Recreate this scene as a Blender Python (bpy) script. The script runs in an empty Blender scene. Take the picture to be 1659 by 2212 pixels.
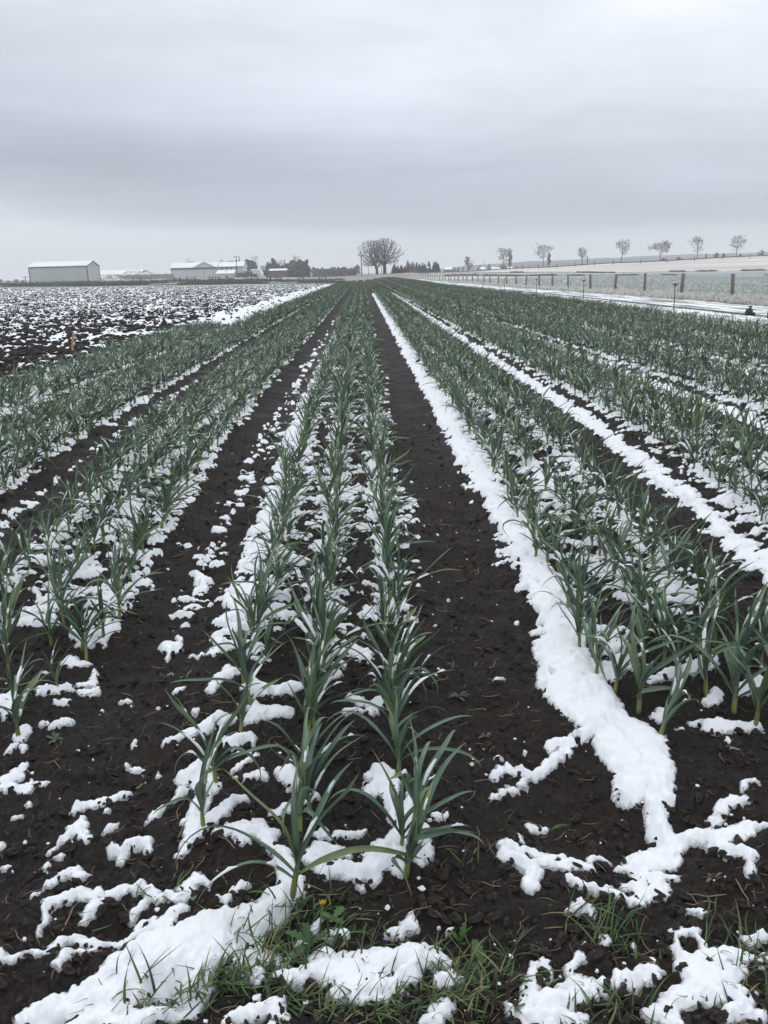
import bpy, math, random
import numpy as np
from mathutils import Matrix, Vector

# ------------------------------------------------------------------ camera
scene = bpy.context.scene
C = scene.collection
EYE = np.array([0.0, 0.0, 1.5])
FOC, PCX, PCY = 1840.0, 829.5, 1106.0          # focal length and centre in photo-preview pixels (1659 x 2212)


def camera_axes(yaw, pitch, roll):
    cy, sy, cp, sp = math.cos(yaw), math.sin(yaw), math.cos(pitch), math.sin(pitch)
    f = np.array([sy * cp, cy * cp, -sp])
    r = np.array([cy, -sy, 0.0])
    u = np.cross(r, f)
    c, s = math.cos(roll), math.sin(roll)
    return r * c - u * s, u * c + r * s, f


AR, AU, AF = camera_axes(math.radians(1.0558), math.radians(15.4658), math.radians(1.5))
cam_data = bpy.data.cameras.new('camera')
cam = bpy.data.objects.new('camera', cam_data)
C.objects.link(cam)
cam_data.sensor_fit = 'VERTICAL'
cam_data.sensor_height = 24.0
cam_data.sensor_width = 18.0
cam_data.lens = 24.0 * FOC / 2212.0
cam_data.clip_start = 0.05
cam_data.clip_end = 20000.0
m4 = Matrix.Identity(4)
for i in range(3):
    m4[i][0], m4[i][1], m4[i][2], m4[i][3] = AR[i], AU[i], -AF[i], EYE[i]
cam.matrix_world = m4
scene.camera = cam

# ------------------------------------------------------------------ exposure, sky, sun
vs = scene.view_settings
scene.display_settings.display_device = 'sRGB'
vs.view_transform = 'Standard'
vs.look = 'None'
vs.exposure = 0.12
vs.gamma = 1.0
vs.use_curve_mapping = False
SUN_EL, SUN_AZ = math.radians(48), math.radians(-35)

world = bpy.data.worlds.new('World')
scene.world = world
world.use_nodes = True
wn, wl = world.node_tree.nodes, world.node_tree.links
wn.clear()
w_out = wn.new('ShaderNodeOutputWorld')
w_bg = wn.new('ShaderNodeBackground')
w_bg.inputs['Strength'].default_value = 0.1
wl.new(w_bg.outputs[0], w_out.inputs[0])
nish = wn.new('ShaderNodeTexSky')
nish.sky_type = 'NISHITA'
nish.sun_disc = False
nish.sun_elevation = SUN_EL
nish.sun_rotation = SUN_AZ
nish.air_density = 1.0
nish.dust_density = 2.0
tc = wn.new('ShaderNodeTexCoord')
sep = wn.new('ShaderNodeSeparateXYZ')
wl.new(tc.outputs['Generated'], sep.inputs[0])


def wmath(op, a, b=None, c=None, clamp=False):
    n = wn.new('ShaderNodeMath')
    n.operation = op
    n.use_clamp = clamp
    for k, v in enumerate((a, b, c)):
        if v is None:
            continue
        if isinstance(v, (int, float)):
            n.inputs[k].default_value = v
        else:
            wl.new(v, n.inputs[k])
    return n.outputs[0]


zc = wmath('MAXIMUM', sep.outputs['Z'], 0.0)
den = wmath('ADD', zc, 0.09)
comb = wn.new('ShaderNodeCombineXYZ')
wl.new(wmath('DIVIDE', sep.outputs['X'], den), comb.inputs[0])
wl.new(wmath('DIVIDE', sep.outputs['Y'], den), comb.inputs[1])


def wnoise(scale, detail, rough, dist=0.0, off=(0, 0, 0), sc=(1, 1, 1)):
    mp = wn.new('ShaderNodeMapping')
    mp.inputs['Location'].default_value = off
    mp.inputs['Scale'].default_value = sc
    wl.new(comb.outputs[0], mp.inputs[0])
    n = wn.new('ShaderNodeTexNoise')
    n.inputs['Scale'].default_value = scale
    n.inputs['Detail'].default_value = detail
    n.inputs['Roughness'].default_value = rough
    n.inputs['Distortion'].default_value = dist
    wl.new(mp.outputs[0], n.inputs['Vector'])
    return n.outputs['Fac']


big = wnoise(0.42, 4.0, 0.55, 0.6, (3.1, 1.7, 0), (0.55, 1.0, 1))
mid = wnoise(1.3, 5.0, 0.6, 0.4, (7.3, 2.2, 0), (0.7, 1.0, 1))
# the height in the sky is shifted a little by the cloud noise, so the cloud layers have uneven borders
shift = wmath('MULTIPLY', wmath('SUBTRACT', big, 0.5), 0.10)
tilt = wmath('MULTIPLY', sep.outputs['X'], 0.10)
el = wmath('ADD', zc, wmath('MULTIPLY', wmath('ADD', shift, tilt), wmath('MINIMUM', wmath('MULTIPLY', zc, 9.0), 1.0)))
ramp = wn.new('ShaderNodeValToRGB')
wl.new(el, ramp.inputs[0])
cr = ramp.color_ramp
cr.interpolation = 'B_SPLINE'
STOPS = [(0.0, (7.3, 7.8, 8.6)), (0.040, (7.0, 7.5, 8.3)), (0.056, (4.2, 4.75, 5.65)), (0.095, (3.6, 4.1, 5.0)),
         (0.15, (5.2, 5.7, 6.6)), (0.22, (7.1, 7.5, 8.35)), (0.31, (8.9, 9.3, 10.1)), (0.6, (10.0, 10.4, 11.2)), (1.0, (11.0, 11.5, 12.1))]
while len(cr.elements) < len(STOPS):
    cr.elements.new(0.5)
SK = 13.0
for e_, (p_, c_) in zip(cr.elements, STOPS):
    e_.position = p_
    e_.color = (c_[0] / SK, c_[1] / SK, c_[2] / SK, 1)
mp3 = wn.new('ShaderNodeMapping')
mp3.inputs['Scale'].default_value = (3.2, 3.2, 9.5)
mp3.inputs['Rotation'].default_value = (0.0, math.radians(6), 0.0)
wl.new(tc.outputs['Generated'], mp3.inputs[0])
n3 = wn.new('ShaderNodeTexNoise')
n3.inputs['Scale'].default_value = 1.0
n3.inputs['Detail'].default_value = 6.0
n3.inputs['Roughness'].default_value = 0.55
n3.inputs['Distortion'].default_value = 0.5
wl.new(mp3.outputs[0], n3.inputs['Vector'])
puff = wmath('MULTIPLY', wmath('SUBTRACT', n3.outputs['Fac'], 0.5), 0.42)
blot = wmath('ADD', puff, wmath('ADD', wmath('MULTIPLY', wmath('SUBTRACT', big, 0.5), 0.75), wmath('MULTIPLY', wmath('SUBTRACT', mid, 0.5), 0.30)))
fade = wmath('MINIMUM', wmath('MULTIPLY', zc, 8.0), 1.0)
gain = wmath('MULTIPLY', wmath('ADD', wmath('MULTIPLY', blot, fade), 1.0), SK)
vm = wn.new('ShaderNodeVectorMath')
vm.operation = 'SCALE'
wl.new(ramp.outputs[0], vm.inputs[0])
wl.new(gain, vm.inputs['Scale'])
mixw = wn.new('ShaderNodeMix')
mixw.data_type = 'RGBA'
mixw.inputs['Factor'].default_value = 0.96
wl.new(nish.outputs[0], mixw.inputs['A'])
wl.new(vm.outputs[0], mixw.inputs['B'])
wl.new(mixw.outputs['Result'], w_bg.inputs['Color'])

sun_data = bpy.data.lights.new('sun', 'SUN')
sun_data.energy = 0.5
sun_data.angle = math.radians(40)
sun_data.color = (1.0, 0.98, 0.95)
sun = bpy.data.objects.new('sun', sun_data)
C.objects.link(sun)
sun.rotation_euler = (math.pi / 2 - SUN_EL, 0, -SUN_AZ + math.pi)
sun.location = (0, 0, 60)

scene.cycles.max_bounces = 6
scene.cycles.diffuse_bounces = 3
scene.cycles.glossy_bounces = 2
scene.cycles.transmission_bounces = 3
scene.cycles.volume_bounces = 1
scene.cycles.transparent_max_bounces = 6
scene.cycles.caustics_reflective = False
scene.cycles.caustics_refractive = False
scene.cycles.use_denoising = True

# ------------------------------------------------------------------ helpers: terrain, noise, meshes, materials
rng = np.random.default_rng(11)


def field_height(Y):
    s = np.clip((Y - 1.5) / 8.0, 0, 1)
    s = s * s * (3 - 2 * s)
    return -0.32 * (1 - s) + np.clip(Y - 10, 0, 200) * 0.0035


COLS = np.array([-500, 0, 250, 500, 700, 745, 781, 842, 880, 987, 1150, 1350, 1659, 2200], float)
UCOL = (COLS - 781.0) / 1840.0 * 0.965
YROW = np.array([40, 60, 100, 150, 210, 255, 268, 300, 330, 380, 600, 1200, 5000], float)
ELEV = np.array([
    [.105] * 14,
    [.3, .3, .25, .2, .17, .17, .17, .17, .17, .15, .12, .1, .05, .05],
    [.7, .65, .5, .4, .28, .26, .28, .35, .33, .15, .1, .1, -.1, -.1],
    [1.3, 1.2, .9, .55, .4, .3, .35, .7, .5, .22, .2, .1, -.3, -.3],
    [1.8, 1.65, 1.3, 1.15, .4, .3, .4, 1.0, .6, .2, .2, 0, -.8, -.8],
    [2.2, 2.1, 1.9, 1.7, .9, .8, .9, 1.4, 1.3, 1.15, .5, -.1, -1.2, -2],
    [2.2, 2.2, 2.4, 2.0, 1.3, 1.2, 1.3, 1.7, 2.0, 2.0, 1.45, .6, .2, -1],
    [2.4, 2.4, 2.9, 2.4, 1.5, 1.6, 1.9, 2.1, 2.2, 2.3, 1.9, 2.3, 2.3, 3],
    [2.4, 2.4, 2.9, 2.5, 1.8, 1.8, 2.0, 2.2, 2.2, 2.3, 3.1, 4.1, 5.3, 7.2],
    [2.5, 2.4, 2.9, 2.5, 1.8, 1.8, 2.0, 2.2, 2.3, 2.6, 3.2, 4.0, 5.0, 6.5],
    [2.5, 2.5, 2.5, 2.0, 1.5, 1.5, 1.5, 1.5, 1.5, 1.5, 1.5, 1.2, 1.0, 1.0],
    [1.0] * 14,
    [0.0] * 14])


def terrain(X, Y):
    X = np.asarray(X, float)
    Y = np.asarray(Y, float)
    X, Y = np.broadcast_arrays(X, Y)
    near = field_height(np.minimum(Y, 40.0))
    ly = np.log(np.clip(Y, 40.0, 4999.0))
    lr = np.log(YROW)
    k = np.clip(np.searchsorted(lr, ly, side='right') - 1, 0, len(lr) - 2)
    fy = (ly - lr[k]) / (lr[k + 1] - lr[k])
    u = np.clip(X / np.maximum(Y, 1.0), UCOL[0], UCOL[-1] - 1e-6)
    j = np.clip(np.searchsorted(UCOL, u, side='right') - 1, 0, len(UCOL) - 2)
    fx = (u - UCOL[j]) / (UCOL[j + 1] - UCOL[j])
    fx = fx * fx * (3 - 2 * fx)
    a = ELEV[k, j] * (1 - fx) + ELEV[k, j + 1] * fx
    b = ELEV[k + 1, j] * (1 - fx) + ELEV[k + 1, j + 1] * fx
    return np.where(Y < 40.0, near, a * (1 - fy) + b * fy)


def gz(X, Y):
    return float(terrain(X, Y))


def spot(px, Y):
    """World X of the direction the preview column px looks along near the horizon, at distance Y."""
    X = 0.0
    for _ in range(12):
        d = np.array([X, Y, gz(X, Y)]) - EYE
        q = PCX + FOC * (d @ AR) / (d @ AF)
        X += (px - q) * Y / FOC
    return X


def pix(n, Y):
    """Metres spanned by n preview pixels at distance Y."""
    return n * Y * 1.0 / FOC


PERM = np.random.default_rng(5).permutation(4096)
GA = np.random.default_rng(6).uniform(0, 2 * np.pi, 4096)
GX, GY = np.cos(GA), np.sin(GA)


def noise2(x, y, seed=0):
    xi, yi = np.floor(x).astype(np.int64), np.floor(y).astype(np.int64)
    xf, yf = x - xi, y - yi
    u = xf * xf * xf * (xf * (xf * 6 - 15) + 10)
    v = yf * yf * yf * (yf * (yf * 6 - 15) + 10)

    def g(ix, iy, dx, dy):
        h = PERM[(PERM[(ix + seed * 131) & 4095] + iy * 7 + seed * 17) & 4095]
        return GX[h] * dx + GY[h] * dy
    a = g(xi, yi, xf, yf)
    b = g(xi + 1, yi, xf - 1, yf)
    c = g(xi, yi + 1, xf, yf - 1)
    d = g(xi + 1, yi + 1, xf - 1, yf - 1)
    return 1.5 * ((a * (1 - u) + b * u) * (1 - v) + (c * (1 - u) + d * u) * v)


def fbm(x, y, octaves, seed=0, gain=0.5):
    s, amp = 0.0, 1.0
    for o in range(octaves):
        s = s + amp * noise2(x, y, seed + o)
        x, y, amp = x * 2.03, y * 2.03, amp * gain
    return s


def smooth(a, b, x):
    t = np.clip((x - a) / (b - a), 0, 1)
    return t * t * (3 - 2 * t)


def finish(o, label=None, cat=None, group=None, kind=None, parent=None):
    if label:
        o['label'] = label
    if cat:
        o['category'] = cat
    if group:
        o['group'] = group
    if kind:
        o['kind'] = kind
    if parent is not None:
        o.parent = parent
    return o


def raw_mesh(name, verts, faces, mats, mat_idx=None, cols=None, smooth_on=True):
    """verts (n,3); faces: array (m,3) or (m,4), or a list of tuples."""
    me = bpy.data.meshes.new(name)
    verts = np.asarray(verts, dtype=np.float32)
    if isinstance(faces, np.ndarray):
        n, k = faces.shape
        me.vertices.add(len(verts))
        me.vertices.foreach_set('co', verts.ravel())
        me.loops.add(n * k)
        me.loops.foreach_set('vertex_index', faces.astype(np.int32).ravel())
        me.polygons.add(n)
        me.polygons.foreach_set('loop_start', np.arange(0, n * k, k, dtype=np.int32))
        me.update(calc_edges=True)
    else:
        me.from_pydata(verts.tolist(), [], [tuple(int(q) for q in f) for f in faces])
    for m in (mats if isinstance(mats, (list, tuple)) else [mats]):
        me.materials.append(m)
    if mat_idx is not None:
        me.polygons.foreach_set('material_index', np.asarray(mat_idx, dtype=np.int32))
    if cols is not None:
        at = me.color_attributes.new('tint', 'FLOAT_COLOR', 'POINT')
        c4 = np.ones((len(verts), 4), dtype=np.float32)
        c4[:, :3] = cols
        at.data.foreach_set('color', c4.ravel())
    if smooth_on:
        me.polygons.foreach_set('use_smooth', np.ones(len(me.polygons), dtype=bool))
    me.update()
    return me


def link(name, me, **kw):
    o = bpy.data.objects.new(name, me)
    C.objects.link(o)
    return finish(o, **kw)


def empty(name, loc, rz=0.0, **kw):
    o = bpy.data.objects.new(name, None)
    C.objects.link(o)
    o.location = loc
    o.rotation_euler = (0, 0, rz)
    o.empty_display_size = 0.1
    return finish(o, **kw)


class MB:
    """Collects verts / faces / vertex tints / material indices for one mesh."""

    def __init__(self):
        self.v, self.f, self.c, self.m = [], [], [], []

    def add(self, v, f, c=(1, 1, 1), m=0):
        b = len(self.v)
        self.v.extend([tuple(p) for p in v])
        c = np.asarray(c, float)
        self.c.extend([tuple(c)] * len(v) if c.ndim == 1 else [tuple(q) for q in c])
        self.f.extend([tuple(i + b for i in q) for q in f])
        self.m.extend([m] * len(f))

    def box(self, x0, x1, y0, y1, z0, z1, c=(1, 1, 1), m=0):
        v = [(x0, y0, z0), (x1, y0, z0), (x1, y1, z0), (x0, y1, z0), (x0, y0, z1), (x1, y0, z1), (x1, y1, z1), (x0, y1, z1)]
        f = [(0, 3, 2, 1), (4, 5, 6, 7), (0, 1, 5, 4), (1, 2, 6, 5), (2, 3, 7, 6), (3, 0, 4, 7)]
        self.add(v, f, c, m)

    def tube(self, pts, radii, n=6, c=(1, 1, 1), m=0, cap=True):
        pts = np.asarray(pts, float)
        v = []
        for i, p in enumerate(pts):
            t = pts[min(i + 1, len(pts) - 1)] - pts[max(i - 1, 0)]
            t = t / (np.linalg.norm(t) + 1e-9)
            a = np.cross(t, (0, 0, 1.0) if abs(t[2]) < 0.9 else (1.0, 0, 0))
            a = a / np.linalg.norm(a)
            b = np.cross(t, a)
            for k in range(n):
                w = 2 * math.pi * k / n
                v.append(p + radii[i] * (a * math.cos(w) + b * math.sin(w)))
        f = []
        for i in range(len(pts) - 1):
            for k in range(n):
                f.append((i * n + k, i * n + (k + 1) % n, (i + 1) * n + (k + 1) % n, (i + 1) * n + k))
        if cap:
            f.append(tuple(range(n))[::-1])
            f.append(tuple((len(pts) - 1) * n + k for k in range(n)))
        cc = c
        if np.asarray(c).ndim == 2:
            cc = np.repeat(np.asarray(c), n, axis=0)
        self.add(v, f, cc, m)

    def mesh(self, name, mats, smooth_on=False):
        return raw_mesh(name, self.v, self.f, mats, self.m, np.asarray(self.c), smooth_on)


def build(mb, name, mats, parent=None, smooth_on=False, **kw):
    return link(name, mb.mesh(name, mats, smooth_on), parent=parent, **kw)


def new_mat(name, rough=0.8, spec=0.3):
    m = bpy.data.materials.new(name)
    m.use_nodes = True
    b = m.node_tree.nodes['Principled BSDF']
    b.inputs['Roughness'].default_value = rough
    b.inputs['Specular IOR Level'].default_value = spec
    return m, m.node_tree.nodes, m.node_tree.links, b


def mix_rgb(n, l, fac, a, b, mode='MIX'):
    x = n.new('ShaderNodeMix')
    x.data_type = 'RGBA'
    x.blend_type = mode
    for k, v in (('Factor', fac), ('A', a), ('B', b)):
        if hasattr(v, 'links'):
            l.new(v, x.inputs[k])
        else:
            x.inputs[k].default_value = v if k == 'Factor' else (v[0], v[1], v[2], 1)
    return x.outputs['Result']


def tex_noise(n, l, scale, detail=4, rough=0.6, coord='Object', sc=(1, 1, 1), dist=0.0):
    t = n.new('ShaderNodeTexCoord')
    mp = n.new('ShaderNodeMapping')
    mp.inputs['Scale'].default_value = sc
    l.new(t.outputs[coord], mp.inputs[0])
    x = n.new('ShaderNodeTexNoise')
    x.inputs['Scale'].default_value = scale
    x.inputs['Detail'].default_value = detail
    x.inputs['Roughness'].default_value = rough
    x.inputs['Distortion'].default_value = dist
    l.new(mp.outputs[0], x.inputs['Vector'])
    return x.outputs['Fac']


def ramp_of(n, l, fac, stops):
    r = n.new('ShaderNodeValToRGB')
    while len(r.color_ramp.elements) < len(stops):
        r.color_ramp.elements.new(0.5)
    for e, (p, c) in zip(r.color_ramp.elements, stops):
        e.position = p
        e.color = (c[0], c[1], c[2], 1) if not isinstance(c, (int, float)) else (c, c, c, 1)
    l.new(fac, r.inputs[0])
    return r.outputs[0]


def bump(n, l, bsdf, height, strength, dist):
    b = n.new('ShaderNodeBump')
    b.inputs['Strength'].default_value = strength
    b.inputs['Distance'].default_value = dist
    l.new(height, b.inputs['Height'])
    l.new(b.outputs[0], bsdf.inputs['Normal'])


def mat_noise(name, c1, c2, scale=8.0, rough=0.85, spec=0.25, detail=5, sc=(1, 1, 1), bmp=0.0, tint=False, c3=None):
    m, n, l, b = new_mat(name, rough, spec)
    f = tex_noise(n, l, scale, detail, 0.6, sc=sc)
    col = ramp_of(n, l, f, [(0.32, c1), (0.68, c2)] if c3 is None else [(0.3, c1), (0.5, c2), (0.7, c3)])
    if tint:
        a = n.new('ShaderNodeVertexColor')
        a.layer_name = 'tint'
        col = mix_rgb(n, l, 1.0, col, a.outputs[0], 'MULTIPLY')
    l.new(col, b.inputs['Base Color'])
    if bmp:
        bump(n, l, b, f, 0.6, bmp)
    return m


# soil: nearly black damp loam with paler crumbs
M_soil, n, l, b = new_mat('damp_soil', 0.85, 0.25)
f1 = tex_noise(n, l, 9.0, 6, 0.65)
f2 = tex_noise(n, l, 140.0, 4, 0.7)
c1 = ramp_of(n, l, f1, [(0.3, (0.0135, 0.0112, 0.0100)), (0.55, (0.0215, 0.0175, 0.0155)), (0.75, (0.036, 0.0292, 0.0252))])
c2 = ramp_of(n, l, f2, [(0.35, (0.55, 0.55, 0.55)), (0.6, (1.0, 1.0, 1.0)), (0.78, (2.1, 1.95, 1.8))])
f3 = tex_noise(n, l, 1.7, 4, 0.6)
c3 = ramp_of(n, l, f3, [(0.35, (0.78, 0.80, 0.82)), (0.65, (1.30, 1.22, 1.15))])
l.new(mix_rgb(n, l, 1.0, mix_rgb(n, l, 1.0, c1, c2, 'MULTIPLY'), c3, 'MULTIPLY'), b.inputs['Base Color'])
l.new(ramp_of(n, l, f3, [(0.3, 0.62), (0.6, 0.9)]), b.inputs['Roughness'])
bump(n, l, b, f2, 0.7, 0.006)

M_crumb = mat_noise('soil_crumb', (0.021, 0.0175, 0.0155), (0.05, 0.042, 0.036), 1.3, 0.9, 0.2)

M_snow, n, l, b = new_mat('fresh_snow', 0.75, 0.25)
f1 = tex_noise(n, l, 30.0, 5, 0.6)
snow_col = ramp_of(n, l, f1, [(0.3, (0.78, 0.81, 0.84)), (0.7, (0.85, 0.87, 0.895))])
a = n.new('ShaderNodeVertexColor')
a.layer_name = 'tint'                                     # depth of the snow: thin wet edges let the soil show
f4 = tex_noise(n, l, 120.0, 3, 0.7)
mm = n.new('ShaderNodeMath'); mm.operation = 'MULTIPLY_ADD'
l.new(f4, mm.inputs[0]); mm.inputs[1].default_value = 0.9; l.new(a.outputs[0], mm.inputs[2])
l.new(mix_rgb(n, l, ramp_of(n, l, mm.outputs[0], [(0.45, 0.0), (0.85, 1.0)]), (0.30, 0.30, 0.30), snow_col), b.inputs['Base Color'])
f2 = tex_noise(n, l, 260.0, 3, 0.7)
bump(n, l, b, f2, 0.35, 0.003)

# garlic: tint attribute carries pigment along the leaf, object random varies plant to plant
M_garlic, n, l, b = new_mat('garlic_leaf', 0.40, 0.5)
a = n.new('ShaderNodeVertexColor')
a.layer_name = 'tint'
oi = n.new('ShaderNodeObjectInfo')
v1 = ramp_of(n, l, oi.outputs['Random'], [(0.0, (0.78, 0.84, 0.84)), (0.5, (1.0, 1.0, 1.0)), (1.0, (1.22, 1.14, 1.0))])
f1 = tex_noise(n, l, 35.0, 3, 0.6, sc=(1, 1, 0.15))
v2 = ramp_of(n, l, f1, [(0.3, (0.82, 0.84, 0.86)), (0.7, (1.15, 1.13, 1.12))])
l.new(mix_rgb(n, l, 1.0, mix_rgb(n, l, 1.0, a.outputs[0], v1, 'MULTIPLY'), v2, 'MULTIPLY'), b.inputs['Base Color'])

M_grass, n, l, b = new_mat('green_grass', 0.55, 0.3)
a = n.new('ShaderNodeVertexColor')
a.layer_name = 'tint'
l.new(a.outputs[0], b.inputs['Base Color'])

M_straw = mat_noise('dry_straw', (0.16, 0.115, 0.075), (0.30, 0.235, 0.16), 20, 0.8, 0.2)
M_bark = mat_noise('grey_bark', (0.035, 0.031, 0.030), (0.075, 0.068, 0.064), 3.0, 0.9, 0.2)
M_twig = mat_noise('budding_twigs', (0.075, 0.072, 0.072), (0.17, 0.165, 0.162), 1.2, 0.9, 0.1)
M_palecrown = mat_noise('frosted_buds', (0.20, 0.20, 0.185), (0.36, 0.36, 0.34), 1.0, 0.9, 0.1)
M_spruce = mat_noise('spruce_needles', (0.012, 0.02, 0.017), (0.035, 0.05, 0.04), 2.0, 0.9, 0.1)
M_leafdark = mat_noise('dull_foliage', (0.03, 0.042, 0.032), (0.085, 0.1, 0.08), 1.2, 0.9, 0.1)
M_leafgrey = mat_noise('bare_brush', (0.12, 0.118, 0.115), (0.25, 0.245, 0.24), 1.0, 0.9, 0.1)
M_wood = mat_noise('weathered_wood', (0.14, 0.12, 0.10), (0.27, 0.235, 0.205), 6.0, 0.9, 0.2, sc=(6, 6, 0.7))
M_stake = mat_noise('orange_wood', (0.33, 0.19, 0.11), (0.45, 0.28, 0.17), 8.0, 0.8, 0.2)
M_wire = mat_noise('galvanised_wire', (0.12, 0.12, 0.12), (0.2, 0.2, 0.2), 9.0, 0.5, 0.5)
M_steel = mat_noise('grey_green_siding', (0.40, 0.44, 0.44), (0.45, 0.49, 0.49), 0.4, 0.5, 0.4, sc=(1, 1, 0.3))
M_white = mat_noise('white_siding', (0.50, 0.53, 0.55), (0.57, 0.60, 0.62), 0.4, 0.6, 0.3)
M_trim = mat_noise('dark_trim', (0.045, 0.05, 0.055), (0.07, 0.075, 0.08), 1.0, 0.6, 0.3)
M_roofsnow = mat_noise('snow_dusted_roof', (0.70, 0.73, 0.75), (0.86, 0.88, 0.90), 0.22, 0.8, 0.2, sc=(1.0, 0.35, 1))
M_board = mat_noise('grey_brown_boards', (0.22, 0.19, 0.165), (0.33, 0.295, 0.26), 1.5, 0.9, 0.2, sc=(4, 4, 0.4))
M_brown = mat_noise('brown_siding', (0.10, 0.07, 0.055), (0.16, 0.12, 0.1), 1.0, 0.8, 0.2)
M_dark = mat_noise('dark_opening', (0.02, 0.021, 0.023), (0.035, 0.036, 0.04), 1.0, 0.5, 0.4)
M_car = mat_noise('dark_car_paint', (0.018, 0.019, 0.022), (0.03, 0.031, 0.034), 1.0, 0.3, 0.5)
M_glass = mat_noise('dark_glass', (0.03, 0.035, 0.04), (0.05, 0.055, 0.06), 1.0, 0.15, 0.6)
M_blue = mat_noise('blue_paint', (0.04, 0.1, 0.42), (0.06, 0.14, 0.5), 1.0, 0.5, 0.4)
M_plastic = mat_noise('black_plastic', (0.012, 0.013, 0.013), (0.022, 0.023, 0.023), 9.0, 0.5, 0.4)

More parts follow.
